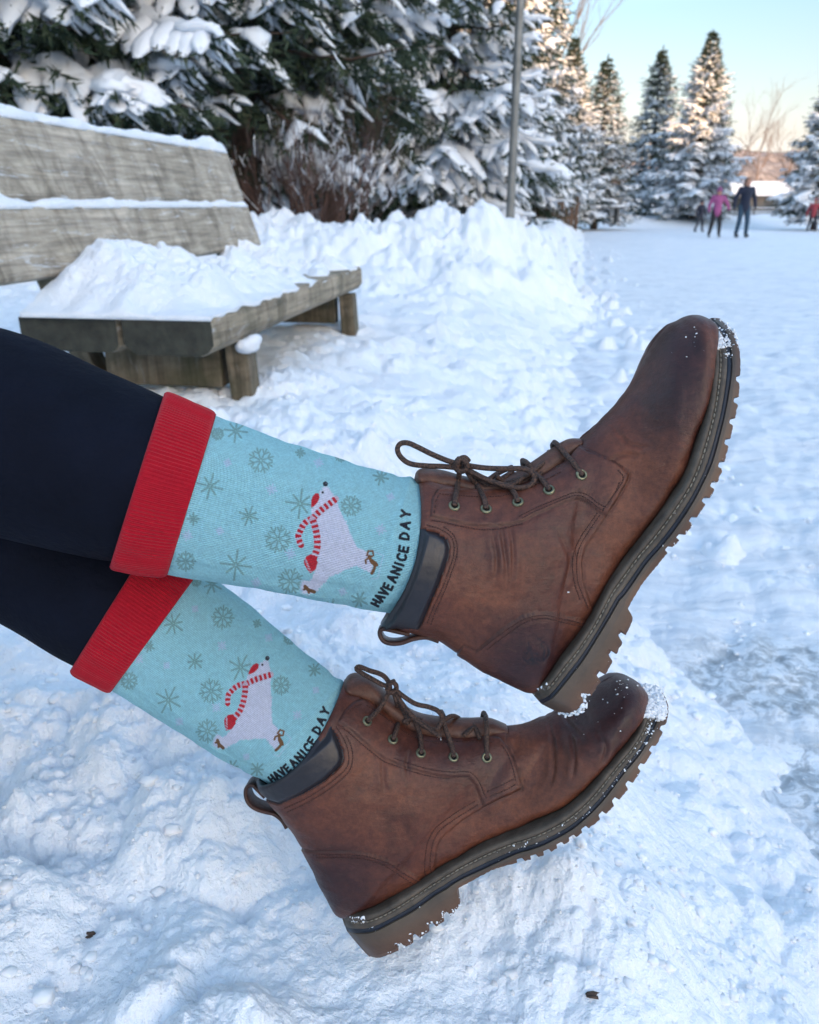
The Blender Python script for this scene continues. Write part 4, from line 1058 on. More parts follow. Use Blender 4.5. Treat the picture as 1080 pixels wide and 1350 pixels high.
WOODE = simple('sawn_end', (.030, .030, .022), .85, .5, 18, .6, 60, bd=.01)
def plank(name, w, t, L, mat, M, parent, cham=.0, seed=0, bow=.0):
    """a sawn plank lying along local y, top at z=0, front edge at x=0, worn edges"""
    if cham: prof = [(-w + .012, 0), (-w / 2, 0), (-.014, 0), (-.002, -.012), (0, -.03), (0, -t + cham), (-cham * .5, -t + cham * .35), (-cham * 1.3, -t), (-w + cham * 1.2, -t), (-w + .01, -t + cham * .6), (-w, -t + cham), (-w, -.012)]
    else:
        b_ = .008; prof = [(-w + b_, 0), (-w / 2, .001), (-b_, 0), (0, -b_), (0, -t / 2), (0, -t + b_), (-b_, -t), (-w + b_, -t), (-w, -t + b_), (-w, -b_)]
    pr = np.array(prof); n = 70; k = len(pr); ys = np.linspace(0, L, n); g = []
    for i, y in enumerate(ys):
        wob = .0025 * perlin(np.full(k, y * 3.0) + pr[:, 0] * 8, pr[:, 1] * 30 + seed, seed); e = 1.0
        c = pr.mean(0); sc = 1 - (.035 if i in (0, n - 1) else 0)
        q = c + (pr - c) * sc * (1 + wob[:, None] * 3)
        g.append(np.stack([q[:, 0], np.full(k, y) + (.004 * np.sin(pr[:, 0] * 40) if i in (0, n - 1) else 0), q[:, 1] + bow * math.sin(math.pi * y / L)], 1))
    V = np.vstack(g); Fr = [(i * k + j, i * k + (j + 1) % k, (i + 1) * k + (j + 1) % k, (i + 1) * k + j) for i in range(n - 1) for j in range(k)]
    me = mesh_np(name, V, np.array(Fr), smooth=False)
    bm_ = bmesh.new(); bm_.from_mesh(me); bm_.verts.ensure_lookup_table()
    f0 = bm_.faces.new([bm_.verts[j] for j in range(k)]); f1 = bm_.faces.new([bm_.verts[(n - 1) * k + j] for j in range(k - 1, -1, -1)])
    f0.material_index = 1; f1.material_index = 1; bmesh.ops.recalc_face_normals(bm_, faces=bm_.faces[:]); bm_.to_mesh(me); bm_.free()
    me.materials.append(mat); me.materials.append(WOODE); o = bpy.data.objects.new(name, me); link(o, parent, M); return o
T_ = lambda x, y, z: Matrix.Translation(Vector((x, y, z)))
plank('seat_plank', .29, .118, Lb, WOODS, BM @ T_(0, 0, 0), bench, .034, 1)
plank('seat_plank', .325, .112, Lb - .03, WOODS, BM @ T_(-.305, .02, -.004), bench, .022, 2)
lean = Matrix.Rotation(R(-18), 4, 'Y')
PFx = -.50
def backpl(z0, hgt, off, L, yoff, seed, nm='back_plank'):
    # plank standing on edge: width becomes height
    M = BM @ T_(PFx, yoff, 0) @ Matrix.Rotation(R(-18), 4, 'Y') @ T_(0, 0, z0) @ Matrix.Rotation(R(90), 4, 'Y') @ Matrix.Rotation(R(180), 4, 'Z') @ T_(0, 0, 0)
    return M
far_y = Lb + .10; BL = 2.85
def back_plank(z0, z1, seed, yend=0):
    h = z1 - z0; M = BM @ T_(-.545, far_y - BL + yend, 0) @ Matrix.Rotation(R(-18), 4, 'Y') @ T_(0, 0, z1)
    # profile in x (thickness, 0..-w) and z(0..-t): thickness .055, height h
    return plank('back_plank', .055, h, BL, WOODB, M, bench, 0, seed)
back_plank(.10, .315, 5)
back_plank(.335, .590, 6, -.02)
def post(x, y, z0, z1, sx, sy, tilt, mat=WOODP, name='post'):
    mb = MB(); mb.box(-sx / 2, sx / 2, -sy / 2, sy / 2, z0, z1, .008); return mb.build(name, mat, bench, BM @ T_(x, y, 0) @ Matrix.Rotation(R(tilt), 4, 'Y'), smooth=False)
for yy in (.30, Lb - .20):
    post(-.045, yy, -.50, -.119, .075, .09, -3, name='front_leg')
    mb = MB(); mb.box(-.128, -.057, yy - .045, yy + .045, -.42, .56, .008); mb.build('back_leg', WOODP, bench, BM @ T_(-.545, 0, 0) @ lean, smooth=False)
    mb = MB(); mb.box(-.50, -.095, yy - .04, yy + .04, -.265, -.119, .008); mb.build('cross_beam', WOODP, bench, BM, smooth=False)
# snow lying on the bench
def snow_slab(name, M, x0, x1, y0, y1, hfun, nx, ny, parent, kind=None, label=None):
    xs = np.linspace(x0, x1, nx); ys = np.linspace(y0, y1, ny); Xg, Yg = np.meshgrid(xs, ys); Zt = hfun(Xg, Yg)
    ed = .012 * perlin(Yg * 9, Xg * 3, 3); Xs = Xg + ed * (Xg > (x0 + x1) / 2)
    top = np.stack([Xs, Yg, np.maximum(Zt, -.01)], -1).reshape(-1, 3); bot = np.stack([Xs, Yg, np.full_like(Zt, -.012)], -1).reshape(-1, 3)
    i = np.arange(ny - 1)[:, None]; j = np.arange(nx - 1)[None]; f = np.stack([i * nx + j, i * nx + j + 1, (i + 1) * nx + j + 1, (i + 1) * nx + j], -1).reshape(-1, 4)
    o = nx * ny; V = np.vstack([top, bot])
    border = [*range(nx), *[(r_ + 1) * nx - 1 for r_ in range(1, ny)], *[(ny - 1) * nx + c for c in range(nx - 2, -1, -1)], *[r_ * nx for r_ in range(ny - 2, 0, -1)]]
    sk = [(a, a + o, b_ + o, b_) for a, b_ in zip(border, border[1:] + border[:1])]
    return obj(name, mesh_np(name, V, [f, f[:, ::-1] + o, np.array(sk)]), parent, M, SNOWT)
def seat_h(x, y):
    return seat_h0(x, y) + .006
def seat_h0(x, y):
    u = (x + .60) / .60; v_ = y / Lb
    edge = sstep(0, .34, (1 - u) + .09 * perlin(y * 6, x * 3, 4) - .0) ** .8 * sstep(-.012, .30, y + .05 * perlin(x * 9, y * 4, 6)) ** .75 * (1 - .60 * (1 - sstep(-.10, .34, u)) * sstep(.60, .20, y))
    thick = np.interp(v_, [-.05, .0, .35, .6, .8, 1.0], [.050, .062, .050, .034, .022, .014])
    hump = .14 * np.exp(-((v_ - .12) / .16) ** 2) * sstep(.75, .0, u) + .05 * np.exp(-((v_ - .42) / .10) ** 2) * sstep(.5, 0, u)
    hump = hump + .075 * np.exp(-((v_ - .90) / .05) ** 2) * sstep(.45, 0, u) + .05 * np.exp(-((v_ - .80) / .03) ** 2) * sstep(.4, 0, u)
    h = (thick + hump) * edge + edge * (.026 * fbm(x * 9, y * 9, 4, 33) + .060 * cells(x * 8, y * 6, 35) + .018 * cells(x * 20, y * 20, 36))
    bare = sstep(.40, .60, v_) * sstep(.45, .65, u) * np.clip(perlin(x * 5, y * 4, 8) * 1.6 + .7, 0, 1)
    return h - .06 * bare - .004
snow_slab('bench_snow', BM, -.60, -.006, -.006, Lb - .01, seat_h, 150, 420, bench)
def rim_h(amp, seed, peaks=()):
    def f(x, y):
        u = (x + .028) / .034; h = amp * np.clip(1 - u ** 2, 0, 1) ** .5 * (1 + .55 * fbm(y * 6, x * 10 + seed, 4, seed))
        for c, w_, a in peaks: h = h + a * np.exp(-((y - c) / w_) ** 2) * np.clip(1 - u ** 2, 0, 1) ** .5
        return h * sstep(0, .03, y) * sstep(BL, BL - .03, y)
    return f
snow_slab('bench_snow', BM @ T_(-.545, far_y - BL - .02, 0) @ lean @ T_(0, 0, .590) @ Matrix.Rotation(R(14), 4, 'Y'), -.062, .006, 0, BL, rim_h(.022, 3, [(BL - .17, .10, .040), (BL - .55, .2, .012), (BL - .04, .05, .02), (.9, .3, .01)]), 26, 520, bench)
snow_slab('bench_snow', BM @ T_(-.545, far_y - BL, 0) @ lean @ T_(0, 0, .315) @ Matrix.Rotation(R(14), 4, 'Y'), -.062, .006, 0, BL, rim_h(.020, 7, [(.75, .05, .03), (BL - .35, .1, .012), (1.4, .2, .008)]), 26, 520, bench)
mb = MB(); c0 = np.array([-.012, .262, -.115])
for k in range(9): 
    rs = np.random.RandomState(k); mb.blob(c0 + rs.uniform(-1, 1, 3) * [.022, .035, .014] + [.014, 0, -.004], .024, (1, 1.1, .8), .12, 2, k)
mb.blob(c0 + np.array([.012, 0, -.012]), .040, (1, 1.1, .55), .08, 3, 3)
o = body_mesh('bench_snow', mb, SNOWT, bench, .006, 4, BM)

# ================================================================ spruces
NEED, nt, b = mat_new('spruce_needles'); v = coords(nt)
oi = nt.nodes.new('ShaderNodeObjectInfo')
n = noise_node(nt, 2.5, 5, .6, v)
nt.links.new(ramp(nt, n.outputs[0], [(.3, (.010, .022, .012)), (.5, (.026, .046, .022)), (.72, (.062, .078, .034))]), b.inputs['Base Color'])
b.inputs['Roughness'].default_value = .75
BARK = simple('bark', (.085, .055, .040), .95, .45, 9, .8, 30, bd=.02)
TWIG = simple('bare_twigs', (.10, .055, .042), .9, .4, 5)
TWIGL = simple('pale_twigs', (.17, .12, .095), .9, .3, 5)  # paler, greyer brown for the bare trees

def spruce(name, Hh, Rr, seed, detail=1.0, z_lo=.06, snow=.75, dens=1.0, load=1.0, open_=0.0, fat=1.0):
    """returns meshes (trunk, crown, snow)"""
    rs = np.random.RandomState(seed); cr = MB(); sn = MB(); tk = MB()
    zs = np.linspace(-.6, Hh * .985, 24); tk.tube(np.stack([.04 * np.sin(zs * .7 + seed), .04 * np.cos(zs * .5), zs], 1), np.interp(zs, [-.6, 0, Hh], [Hh * .019, Hh * .016, .012]), 10)
    cv = []; cf = []; nv = 0
    z = Hh * z_lo; 
    while z < Hh * .985:
        f = z / Hh; Lz = Rr * (1 - f) ** .92 * (1 - .35 * math.exp(-((f - z_lo) / .05) ** 2)) + .035
        nb = max(4, int(round((7.5 if f < .85 else 5.5) * dens)))
        a0 = rs.rand() * 6.28
        for k in range(nb):
            if rs.rand() < open_: continue
            loaded = rs.rand() < load; L = Lz * rs.uniform(.62, 1.13); a = a0 + k * 6.283 / nb + rs.randn() * .16; zz = z + rs.randn() * .035 * Hh / 8
            d = np.array([math.cos(a), math.sin(a), 0]); s = np.linspace(0, 1, 7)
            droop = (.52 * (1 - f) + .10) * rs.uniform(.7, 1.25); rise = .25 + .5 * f
            zc = zz + L * (rise * s * .35 - droop * s ** 1.6 + .22 * s ** 4)
            sp = d[None] * (L * s)[:, None] + np.array([0, 0, 1.0])[None] * zc[:, None]
            tk.tube(sp[::2], np.interp(s[::2], [0, 1], [.018 * L + .008, .004]), 4, cap=False)
            side = np.array([-d[1], d[0], 0]); nt_ = max(3, int(L / (.17 / detail)))
            twigs = []
            for q in range(nt_):
                t = .18 + .82 * (q + rs.rand() * .7) / nt_; 
                if t > 1: t = 1
                p = np.array([np.interp(t, s, sp[:, c]) for c in range(3)]); tl = L * .46 * (1.12 - t) * rs.uniform(.6, 1.25) + .12 * min(1, L / .6)
                for sg in (-1, 1):
                    dr = d * rs.uniform(.45, .85) + side * sg * rs.uniform(.6, 1) + np.array([0, 0, -.25 - .35 * (1 - f) * rs.rand()]); dr /= np.linalg.norm(dr); twigs.append((p, dr, tl, t))
            tipd = sp[-1] - sp[-2]; tipd /= np.linalg.norm(tipd); twigs.append((sp[-1] - tipd * .1, tipd, .28 * min(1, L / .6), 1)); twigs.append((sp[3], (sp[4] - sp[3]) / np.linalg.norm(sp[4] - sp[3]), L * .5, .7))
            if loaded and fat > 1.0 and L > .5:      # one thick pad lying along the bough
                mm = 11; u = np.linspace(.30, 1.04, mm); Pn = np.stack([np.interp(u, s, sp[:, c]) for c in range(3)], 1); Pn[:, 2] += .045
                wdt = (.05 + .13 * np.sin(np.linspace(.12, .93, mm) * math.pi) ** .7) * min(1.3, L) * rs.uniform(.7, 1.2) * (fat - .45); wdt = wdt * (1 + .28 * rs.randn(mm)).clip(.45, 1.6)
                ns = 10; an = np.linspace(0, 2 * math.pi, ns, endpoint=False)
                Vt = Pn[:, None] + side[None, None] * (np.cos(an)[None] * wdt[:, None] * (1 + .22 * rs.randn(mm, ns)))[..., None] + np.array([0, 0, 1.0]) * (np.where(np.sin(an) > 0, .50, .30)[None] * np.sin(an)[None] * wdt[:, None] * (1 + .2 * rs.randn(mm, ns)))[..., None]
                Vt = Vt.reshape(-1, 3); Fs = [(i * ns + j, i * ns + (j + 1) % ns, (i + 1) * ns + (j + 1) % ns, (i + 1) * ns + j) for i in range(mm - 1) for j in range(ns)]; o_ = mm * ns
                sn.add(np.vstack([Vt, Pn[0] - d * .03, Pn[-1] + d * .03]), [(o_, (j + 1) % ns, j) for j in range(ns)] + [(o_ + 1, (mm - 1) * ns + j, (mm - 1) * ns + (j + 1) % ns) for j in range(ns)], Fs)
            for p, dr, tl, t in twigs:
                m = max(3, int(tl / .05 * detail)); ts = (np.arange(m) + rs.rand(m)) / m
                sag = np.array([0, 0, -1.0]); cpt = p + dr * (ts * tl)[:, None] + sag * (ts ** 2 * tl * .22)[:, None]
                for _ in range(3):          # needle sprays: slim leaf-like triangles all round the twig
                    ln = rs.uniform(.07, .14, m) / detail ** .4; o1 = rs.randn(m, 3); o1 = o1 - (o1 @ dr)[:, None] * dr * .2; o1 /= np.linalg.norm(o1, axis=1)[:, None] + 1e-9
                    o1[:, 2] -= .25
                    di = (dr * .75 + o1 * .75); wv_ = np.cross(di, rs.randn(m, 3)); wv_ /= np.linalg.norm(wv_, axis=1)[:, None] + 1e-9; wv_ *= (ln * .15)[:, None]
                    T = np.stack([cpt - wv_, cpt + wv_, cpt + di * ln[:, None]], 1).reshape(-1, 3); cv.append(T); nv += len(T)
                # snow finger lying on the twig
                if rs.rand() < (snow if loaded else snow * .12) * (1 - .45 * max(0, f - .35)) and tl > .10:
                    mm = 6; u = np.linspace(0, 1, mm); Pn = p + dr * (u * tl * rs.uniform(.75, 1.05))[:, None] + sag * (u ** 2 * tl * .24)[:, None]; Pn[:, 2] += .030
                    wdt = (.030 + .085 * np.sin(np.clip(u * .85 + .15, 0, 1) * math.pi) ** .6 * min(1, tl / .45)) * rs.uniform(.55, 1.15) * (.55 + .45 * (1 - f)) * fat; wdt = wdt * (1 + .25 * rs.randn(mm)).clip(.5, 1.6)
                    sx = np.cross(dr, [0, 0, 1.0]); sx /= np.linalg.norm(sx) + 1e-9; ns = 7; an = np.linspace(0, 2 * math.pi, ns, endpoint=False)
                    Vt = Pn[:, None] + sx[None, None] * (np.cos(an)[None] * wdt[:, None])[..., None] + np.array([0, 0, 1.0]) * (np.where(np.sin(an) > 0, .62, .25)[None] * np.sin(an)[None] * wdt[:, None])[..., None]
                    Vt += rs.randn(*Vt.shape) * .006; Vt = Vt.reshape(-1, 3); Fs = [(i * ns + j, i * ns + (j + 1) % ns, (i + 1) * ns + (j + 1) % ns, (i + 1) * ns + j) for i in range(mm - 1) for j in range(ns)]
                    tp = np.vstack([Vt, Pn[0] - dr * .02, Pn[-1] + dr * .04]); o_ = mm * ns
                    sn.add(tp, [(o_, (j + 1) % ns, j) for j in range(ns)] + [(o_ + 1, (mm - 1) * ns + j, (mm - 1) * ns + (j + 1) % ns) for j in range(ns)], Fs)
        z += Hh * (.030 + .012 * rs.rand()) * (1.15 - .5 * f) / dens ** .5
    for q in range(40):
        o1 = rs.randn(3) * .35 + np.array([0, 0, .8]); ln = .12; b0 = np.array([0, 0, Hh * (.955 + .045 * rs.rand())]); w_ = np.array([rs.randn() * .012, rs.randn() * .012, 0]); cv.append(np.array([b0 - w_, b0 + w_, b0 + o1 * ln]))
    V = np.vstack(cv); Fc = np.arange(len(V)).reshape(-1, 3)
    return tk.mesh(name + '_trunk'), mesh_np(name + '_crown', V, Fc, smooth=False), sn.mesh(name + '_snow')
def plant_tree(meshes, name, label, cat, x, y, z, rz, sc=1.0, group=None, scz=None):
    t = thing(name, label, cat, (x, y, z), rz, group); M = WM[t.name] @ Matrix.Diagonal((sc, sc, scz or sc, 1))
    for nm, me, mt in (('trunk', meshes[0], BARK), ('crown', meshes[1], NEED), ('snow_cover', meshes[2], SNOWC)):
        if me is None: continue
        o = bpy.data.objects.new(nm, me)
        if not me.materials: me.materials.append(mt)
        link(o, t, M)
        if nm == 'snow_cover': o['kind'] = 'stuff'
    return t
def at(px, d, py=None):
    """ground point seen in column px at forward distance d"""
    return (px - 540) / F * (d * CP + H * SP), d
big1 = spruce('big_a', 11.0, 2.7, 5, .9, .13, .92, 1.0, load=.52, open_=.08, fat=1.35); big2 = spruce('big_b', 10.0, 2.5, 6, .9, .17, .85, 1.05, load=.22, open_=.10, fat=1.2)
mid1 = spruce('mid_a', 9.0, 2.5, 7, .6, .05, .95, 1.0, load=.85, fat=1.2); mid2 = spruce('mid_b', 8.0, 2.3, 8, .6, .04, .95, 1.0, load=.75, open_=.08, fat=1.2)
sl1 = spruce('slim_a', 9.0, 2.35, 9, .55, .03, .85, 1.0, load=.7, open_=.1)
GRP = 'snow-laden spruces along the rink'
rows = [(big1, 35, 8.4, .9, 1.0, 'tall dark spruce over the near end of the bench, snow pads on low boughs'),
        (big2, 195, 9.2, 2.2, 1.0, 'tall spruce whose brown trunk shows just above the bench back'),
        (big1, 330, 11.0, 4.0, 1.0, 'tall dark spruce behind the bare shrub at the end of the bench'),
        (big2, 440, 12.2, 5.5, 1.05, 'dark spruce between the bare shrub and the big snowy spruce by the lamp post'),
        (mid1, 590, 17.5, .3, 1.12, 'big snow-covered spruce just left of the lamp post, boughs down to the ground'),
        (mid2, 500, 18.5, 1.4, 1.2, 'snowy spruce crowded behind the big snow-covered spruce by the lamp post'),
        (mid2, 655, 25.0, 2.5, 1.12, 'snowy spruce rising behind the lamp post'),
        (sl1, 702, 28, 3.1, .98, 'narrow snowy spruce just right of the lamp post'),
        (mid1, 742, 33.0, .6, .88, 'spruce with a warm sunlit tip, right of the lamp post'),
        (sl1, 784, 35.0, 1.9, .92, 'slim spruce at the right end of the dark row, next to the open sky'),
        (sl1, 851, 42.0, 2.7, 1.1, 'slim free-standing spruce, left of the pair across the rink'),
        (mid1, 910, 39.0, 4.4, 1.12, 'broad free-standing spruce behind the skating couple'),
        (mid2, 1072, 34.0, .2, .92, 'spruce at the right edge of the photograph')]
for me_, px, d, rz, sc, lab in rows:
    x, y = at(px, d); sc2 = None
    sc2 = {742: .70, 784: .66, 851: .82, 910: .83, 1072: .70}.get(px)
    plant_tree(me_, 'spruce_tree', lab, 'tree', x, y, .33 if d < 34 else .42, rz, sc, GRP, sc2)
bk = [(big2, 20, 15, 'leftmost spruce of the darker second row'), (mid1, 110, 17, 'second-row spruce seen between the two tall trees behind the bench back'), (big1, 250, 18, 'second-row spruce right of the brown trunk above the bench'),
      (mid2, 365, 19, 'second-row spruce behind the bare shrub'), (big2, 470, 21, 'second-row spruce left of the big snowy spruce'), (mid1, 555, 25, 'second-row spruce hidden mostly by the big snowy spruce'),
      (mid2, 625, 30, 'far spruce whose top shows between the big snowy spruce and the lamp post'), (mid2, 680, 36, 'far spruce filling the gap right behind the lamp post')]
for k, (me_, px, d, lab) in enumerate(bk):
    x, y = at(px, d); plant_tree(me_, 'spruce_tree', lab, 'tree', x, y, .3, k * 1.7, 1.15 if k < 6 else .95, 'spruces of the second row')

# ---------------------------------------------------------------- bare trees and shrub
def bare(name, Hh, seed, spread=.5, levels=5, r0=.05, stems=1, per=3, snow=0, base=.0):
    rs = np.random.RandomState(seed); mb = MB(); sn = MB()
    def grow(p, d, L, r_, lv):
        n = 5; pts = [p]; q = d.copy()
        for i in range(n):
            q = q + rs.randn(3) * .10 + np.array([0, 0, .05]); q /= np.linalg.norm(q); pts.append(pts[-1] + q * L / n)
        mb.tube(np.array(pts), np.linspace(r_, r_ * .6, n + 1), 5 if lv > 1 else 3, cap=False)
        if snow and lv <= 2 and rs.rand() < snow:
            P = np.array(pts)[1:5]; P[:, 2] += r_ + .006; sn.tube(P, rs.uniform(.003, .007), 5)
        if lv <= 0: return
        for _ in range(per):
            t = rs.randint(2, n + 1); e = q + rs.randn(3) * spread; e[2] = abs(e[2]) * .8 + .25; e /= np.linalg.norm(e)
            grow(pts[t], e, L * rs.uniform(.55, .8), r_ * .55, lv - 1)
    for k in range(stems):
        a = rs.rand() * 6.28; lean_ = .0 if stems == 1 else rs.uniform(.1, .55)
        d = np.array([math.cos(a) * lean_, math.sin(a) * lean_, 1.0]); d /= np.linalg.norm(d)
        grow(np.array([math.cos(a), math.sin(a), 0]) * base * rs.rand() + np.array([0, 0, -.1]), d, Hh * rs.uniform(.32, .45), r0, levels)
    return mb.mesh(name), (sn.mesh(name + '_snow') if sn.n else None)
x, y = at(408, 9.8)
tw, ts = bare('shrub', 2.0, 4, .34, 3, .011, 40, 3, .10, .6)
t = thing('bare_shrub', 'bare reddish-brown shrub with snowy twigs beyond the end of the bench', 'shrub', (x, y, .42))
for nm, me_, mt in (('twigs', tw, TWIG), ('snow_cover', ts, SNOWC)): obj(nm, me_, t, WM[t.name], mt)
for k, (px, d, h_, lab) in enumerate([(812, 60, 6.0, 'small bare tree in the gap between the dark row and the slim spruce'), (958, 66, 10.5, 'bare tree just right of the broad spruce behind the skaters'), (990, 64, 11.0, 'bare tree standing above the low snow-roofed building'), (1028, 70, 8.5, 'smaller bare tree between the low building and the spruce at the edge')]):
    x, y = at(px, d); tr, _ = bare('bare', h_ * .8, 20 + k, .36, 5, .07, 1, 3)
    t = thing('bare_tree', lab, 'tree', (x, y, .8), 0, 'bare trees beyond the rink'); obj('branches', tr, t, WM[t.name], TWIGL)
x, y = at(722, 46)
tr, _ = bare('bare', 15, 40, .30, 5, .10, 1, 3); t = thing('bare_tree', 'tall thin bare tree showing against the sky right of the lamp post', 'tree', (x, y, .8), 0, 'bare trees beyond the rink'); obj('branches', tr, t, WM[t.name], TWIGL)
# ================================================================ lamp post, fence, building, boards
GALV = simple('galvanised_steel', (.20, .20, .19), .5, .25, 6, .3, 40, metal=.35)
x, y = at(669, 11.5)
lamp = thing('street_lamp', 'tall slender grey lamp post in front of the spruces', 'street lamp', (x, y, .3))
ML_ = WM[lamp.name] @ Matrix.Rotation(R(.25), 4, 'Y')
mb = MB(); zz = np.linspace(-.3, 8, 20); mb.tube(np.stack([0 * zz, 0 * zz, zz], 1), np.interp(zz, [-.3, 8], [.060, .040]), 20); mb.build('pole', GALV, lamp, ML_)
mb = MB(); mb.tube([(0, 0, -.3), (0, 0, .42), (0, 0, .46)], [.10, .10, .08], 20); mb.build('base', GALV, lamp, ML_)
mb = MB(); a = np.linspace(0, 1, 14); mb.tube(np.stack([0 * a, 0, 8 - .05 + .5 * np.sin(a * 1.57)], 1) if False else np.stack([1.6 * a, 0 * a, 7.9 + .5 * np.sin(a * 1.57)], 1), .03, 12); mb.build('arm', GALV, lamp, ML_)
mb = MB(); mb.box(1.5, 2.1, -.12, .12, 8.34, 8.46, .03); mb.build('lamp_head', GALV, lamp, ML_)
mb = MB()
for k in range(14):
    rs = np.random.RandomState(k); a_ = rs.rand() * 6.28; mb.blob((math.cos(a_) * .16, math.sin(a_) * .16, .18 + .10 * rs.rand()), .11, (1, 1, .7), .2, 2, k)
body_mesh('snow_heap', mb, SNOWT, lamp, .02, 3, WM[lamp.name])

FW = simple('brown_fence_wood', (.10, .060, .040), .85, .4, 4, .4, 20)
x, y = at(716, 26)
fn = thing('wooden_fence', 'low brown board fence under the spruces right of the lamp post', 'fence', (x, y, .35), R(8))
for k in range(13):
    mb = MB(); mb.box(-.9 + k * .155, -.9 + k * .155 + .12, -.012, .012, 0, .78 + .02 * (k % 3), .004); mb.build('board', FW, fn, smooth=False)
for z_ in (.2, .6): mb = MB(); mb.box(-.95, 1.15, .013, .05, z_, z_ + .08, .004); mb.build('rail', FW, fn, smooth=False)
for xx in (-.9, .1, 1.0): mb = MB(); mb.box(xx, xx + .09, .051, .13, -.3, .85, .006); mb.build('post', FW, fn, smooth=False)
# small far bench
x, y = at(790, 33)
GW = simple('grey_bench_wood', (.13, .13, .13), .8, .3, 4)
fb = thing('park_bench', 'small dark bench in the snow below the slim spruce at the end of the row', 'bench', (x, y, .42), R(3))
for z_, y0 in ((.40, -.2), (.40, 0.0)): mb = MB(); mb.box(-.9, .9, y0, y0 + .16, z_, z_ + .05, .01); mb.build('seat_plank', GW, fb, smooth=False)
mb = MB(); mb.box(-.9, .9, .20, .24, .55, .80, .01); mb.build('backrest', GW, fb, smooth=False)
for xx in (-.7, .62): mb = MB(); mb.box(xx, xx + .08, -.18, .19, -.1, .398, .005); mb.build('leg', GW, fb, smooth=False); mb = MB(); mb.box(xx, xx + .08, .243, .29, -.1, .8, .005); mb.build('back_leg', GW, fb, smooth=False)
mb = MB(); mb.box(-.88, .88, -.19, .15, .452, .53, .035); mb.build('bench_snow', SNOWT, fb)

# low building with a snow roof
WALLM = simple('grey_brown_siding', (.16, .14, .12), .85, .2, 1.5); DARKW = simple('dark_window', (.02, .025, .03), .2, .2, 2); DOORM = simple('grey_door', (.09, .085, .08), .6, .2, 3)
x, y = at(1000, 58)
bl = thing('pavilion', 'low grey-brown building with a snow-covered pitched roof beyond the rink', 'building', (x, y, .5), R(-4))
wx, wy, hh = 3.4, 2.2, 1.0
mb = MB(); mb.box(-wx, wx, -wy, wy, -.3, hh, 0); mb.build('wall', WALLM, bl, smooth=False)
V = [(-wx - .3, -wy - .35, hh), (wx + .3, -wy - .35, hh), (wx + .3, wy + .35, hh), (-wx - .3, wy + .35, hh), (-wx - .3, 0, hh + .70), (wx + .3, 0, hh + .70)]
V += [(a, b_, c - .08) for a, b_, c in V]
Fr3 = [(0, 4, 3), (1, 2, 5), (6, 9, 10), (7, 11, 8)]; Fr4 = [(0, 1, 5, 4), (3, 4, 5, 2), (6, 10, 11, 7), (9, 8, 11, 10), (0, 6, 7, 1), (2, 8, 9, 3), (1, 7, 8, 2), (0, 3, 9, 6)]
obj('roof', mesh_np('roof', V, [np.array(Fr4)], smooth=False), bl, mat=DOORM)
mb = MB(); 
for sg in (-1, 1):
    n_ = 40; us = np.linspace(-wx - .25, wx + .25, n_); vs = np.linspace(0, 1, 10); U, V_ = np.meshgrid(us, vs); yy = sg * V_ * (wy + .3); z_ = hh + .70 - V_ * .70 * (wy + .3) / (wy + .35) + .22 * np.sqrt(np.clip(1 - V_ ** 6, 0, 1)) * np.clip(1 - (np.abs(U) / (wx + .26)) ** 14, 0, 1) * (1 + .15 * perlin(U * .9, V_ * 2, 3))
    i = np.arange(9)[:, None]; j = np.arange(n_ - 1)[None]; f = np.stack([i * n_ + j, i * n_ + j + 1, (i + 1) * n_ + j + 1, (i + 1) * n_ + j], -1).reshape(-1, 4)
    mb.add(np.stack([U.ravel(), yy.ravel(), z_.ravel()], 1), (), f)
mb.build('roof_snow', SNOWC, bl)
for xx in (-2.4, 1.4):
    mb = MB(); mb.box(xx, xx + .9, -wy - .03, -wy - .003, .35, .85, 0); fr_o = mb.build('window', DARKW, bl, smooth=False)
mb = MB(); mb.box(-.5, .4, -wy - .03, -wy - .003, -.2, .95, 0); mb.build('door', DOORM, bl, smooth=False)
# low boards at the far edge of the rink, on the right
BRD = simple('rink_boards', (.36, .40, .45), .6, .12, 2)
x, y = at(1045, 41)
rb = thing('rink_boards', 'low pale rink boards with thin posts under the spruce at the right edge', 'fence', (x, y, .0), R(-3))
for k in range(6):
    mb = MB(); mb.box(-3.6 + k * 1.7, -3.6 + k * 1.7 + 1.62, -.02, .02, .05, .70, .01); mb.build('panel', BRD, rb, smooth=False)
    mb = MB(); mb.box(-3.66 + k * 1.7, -3.60 + k * 1.7, -.04, .04, -.1, .80, .005); mb.build('post', GW, rb, smooth=False)
mb = MB(); mb.box(-3.7, 6.6, -.045, .045, .803, .84, .015); mb.build('snow_cap', SNOWT, rb)

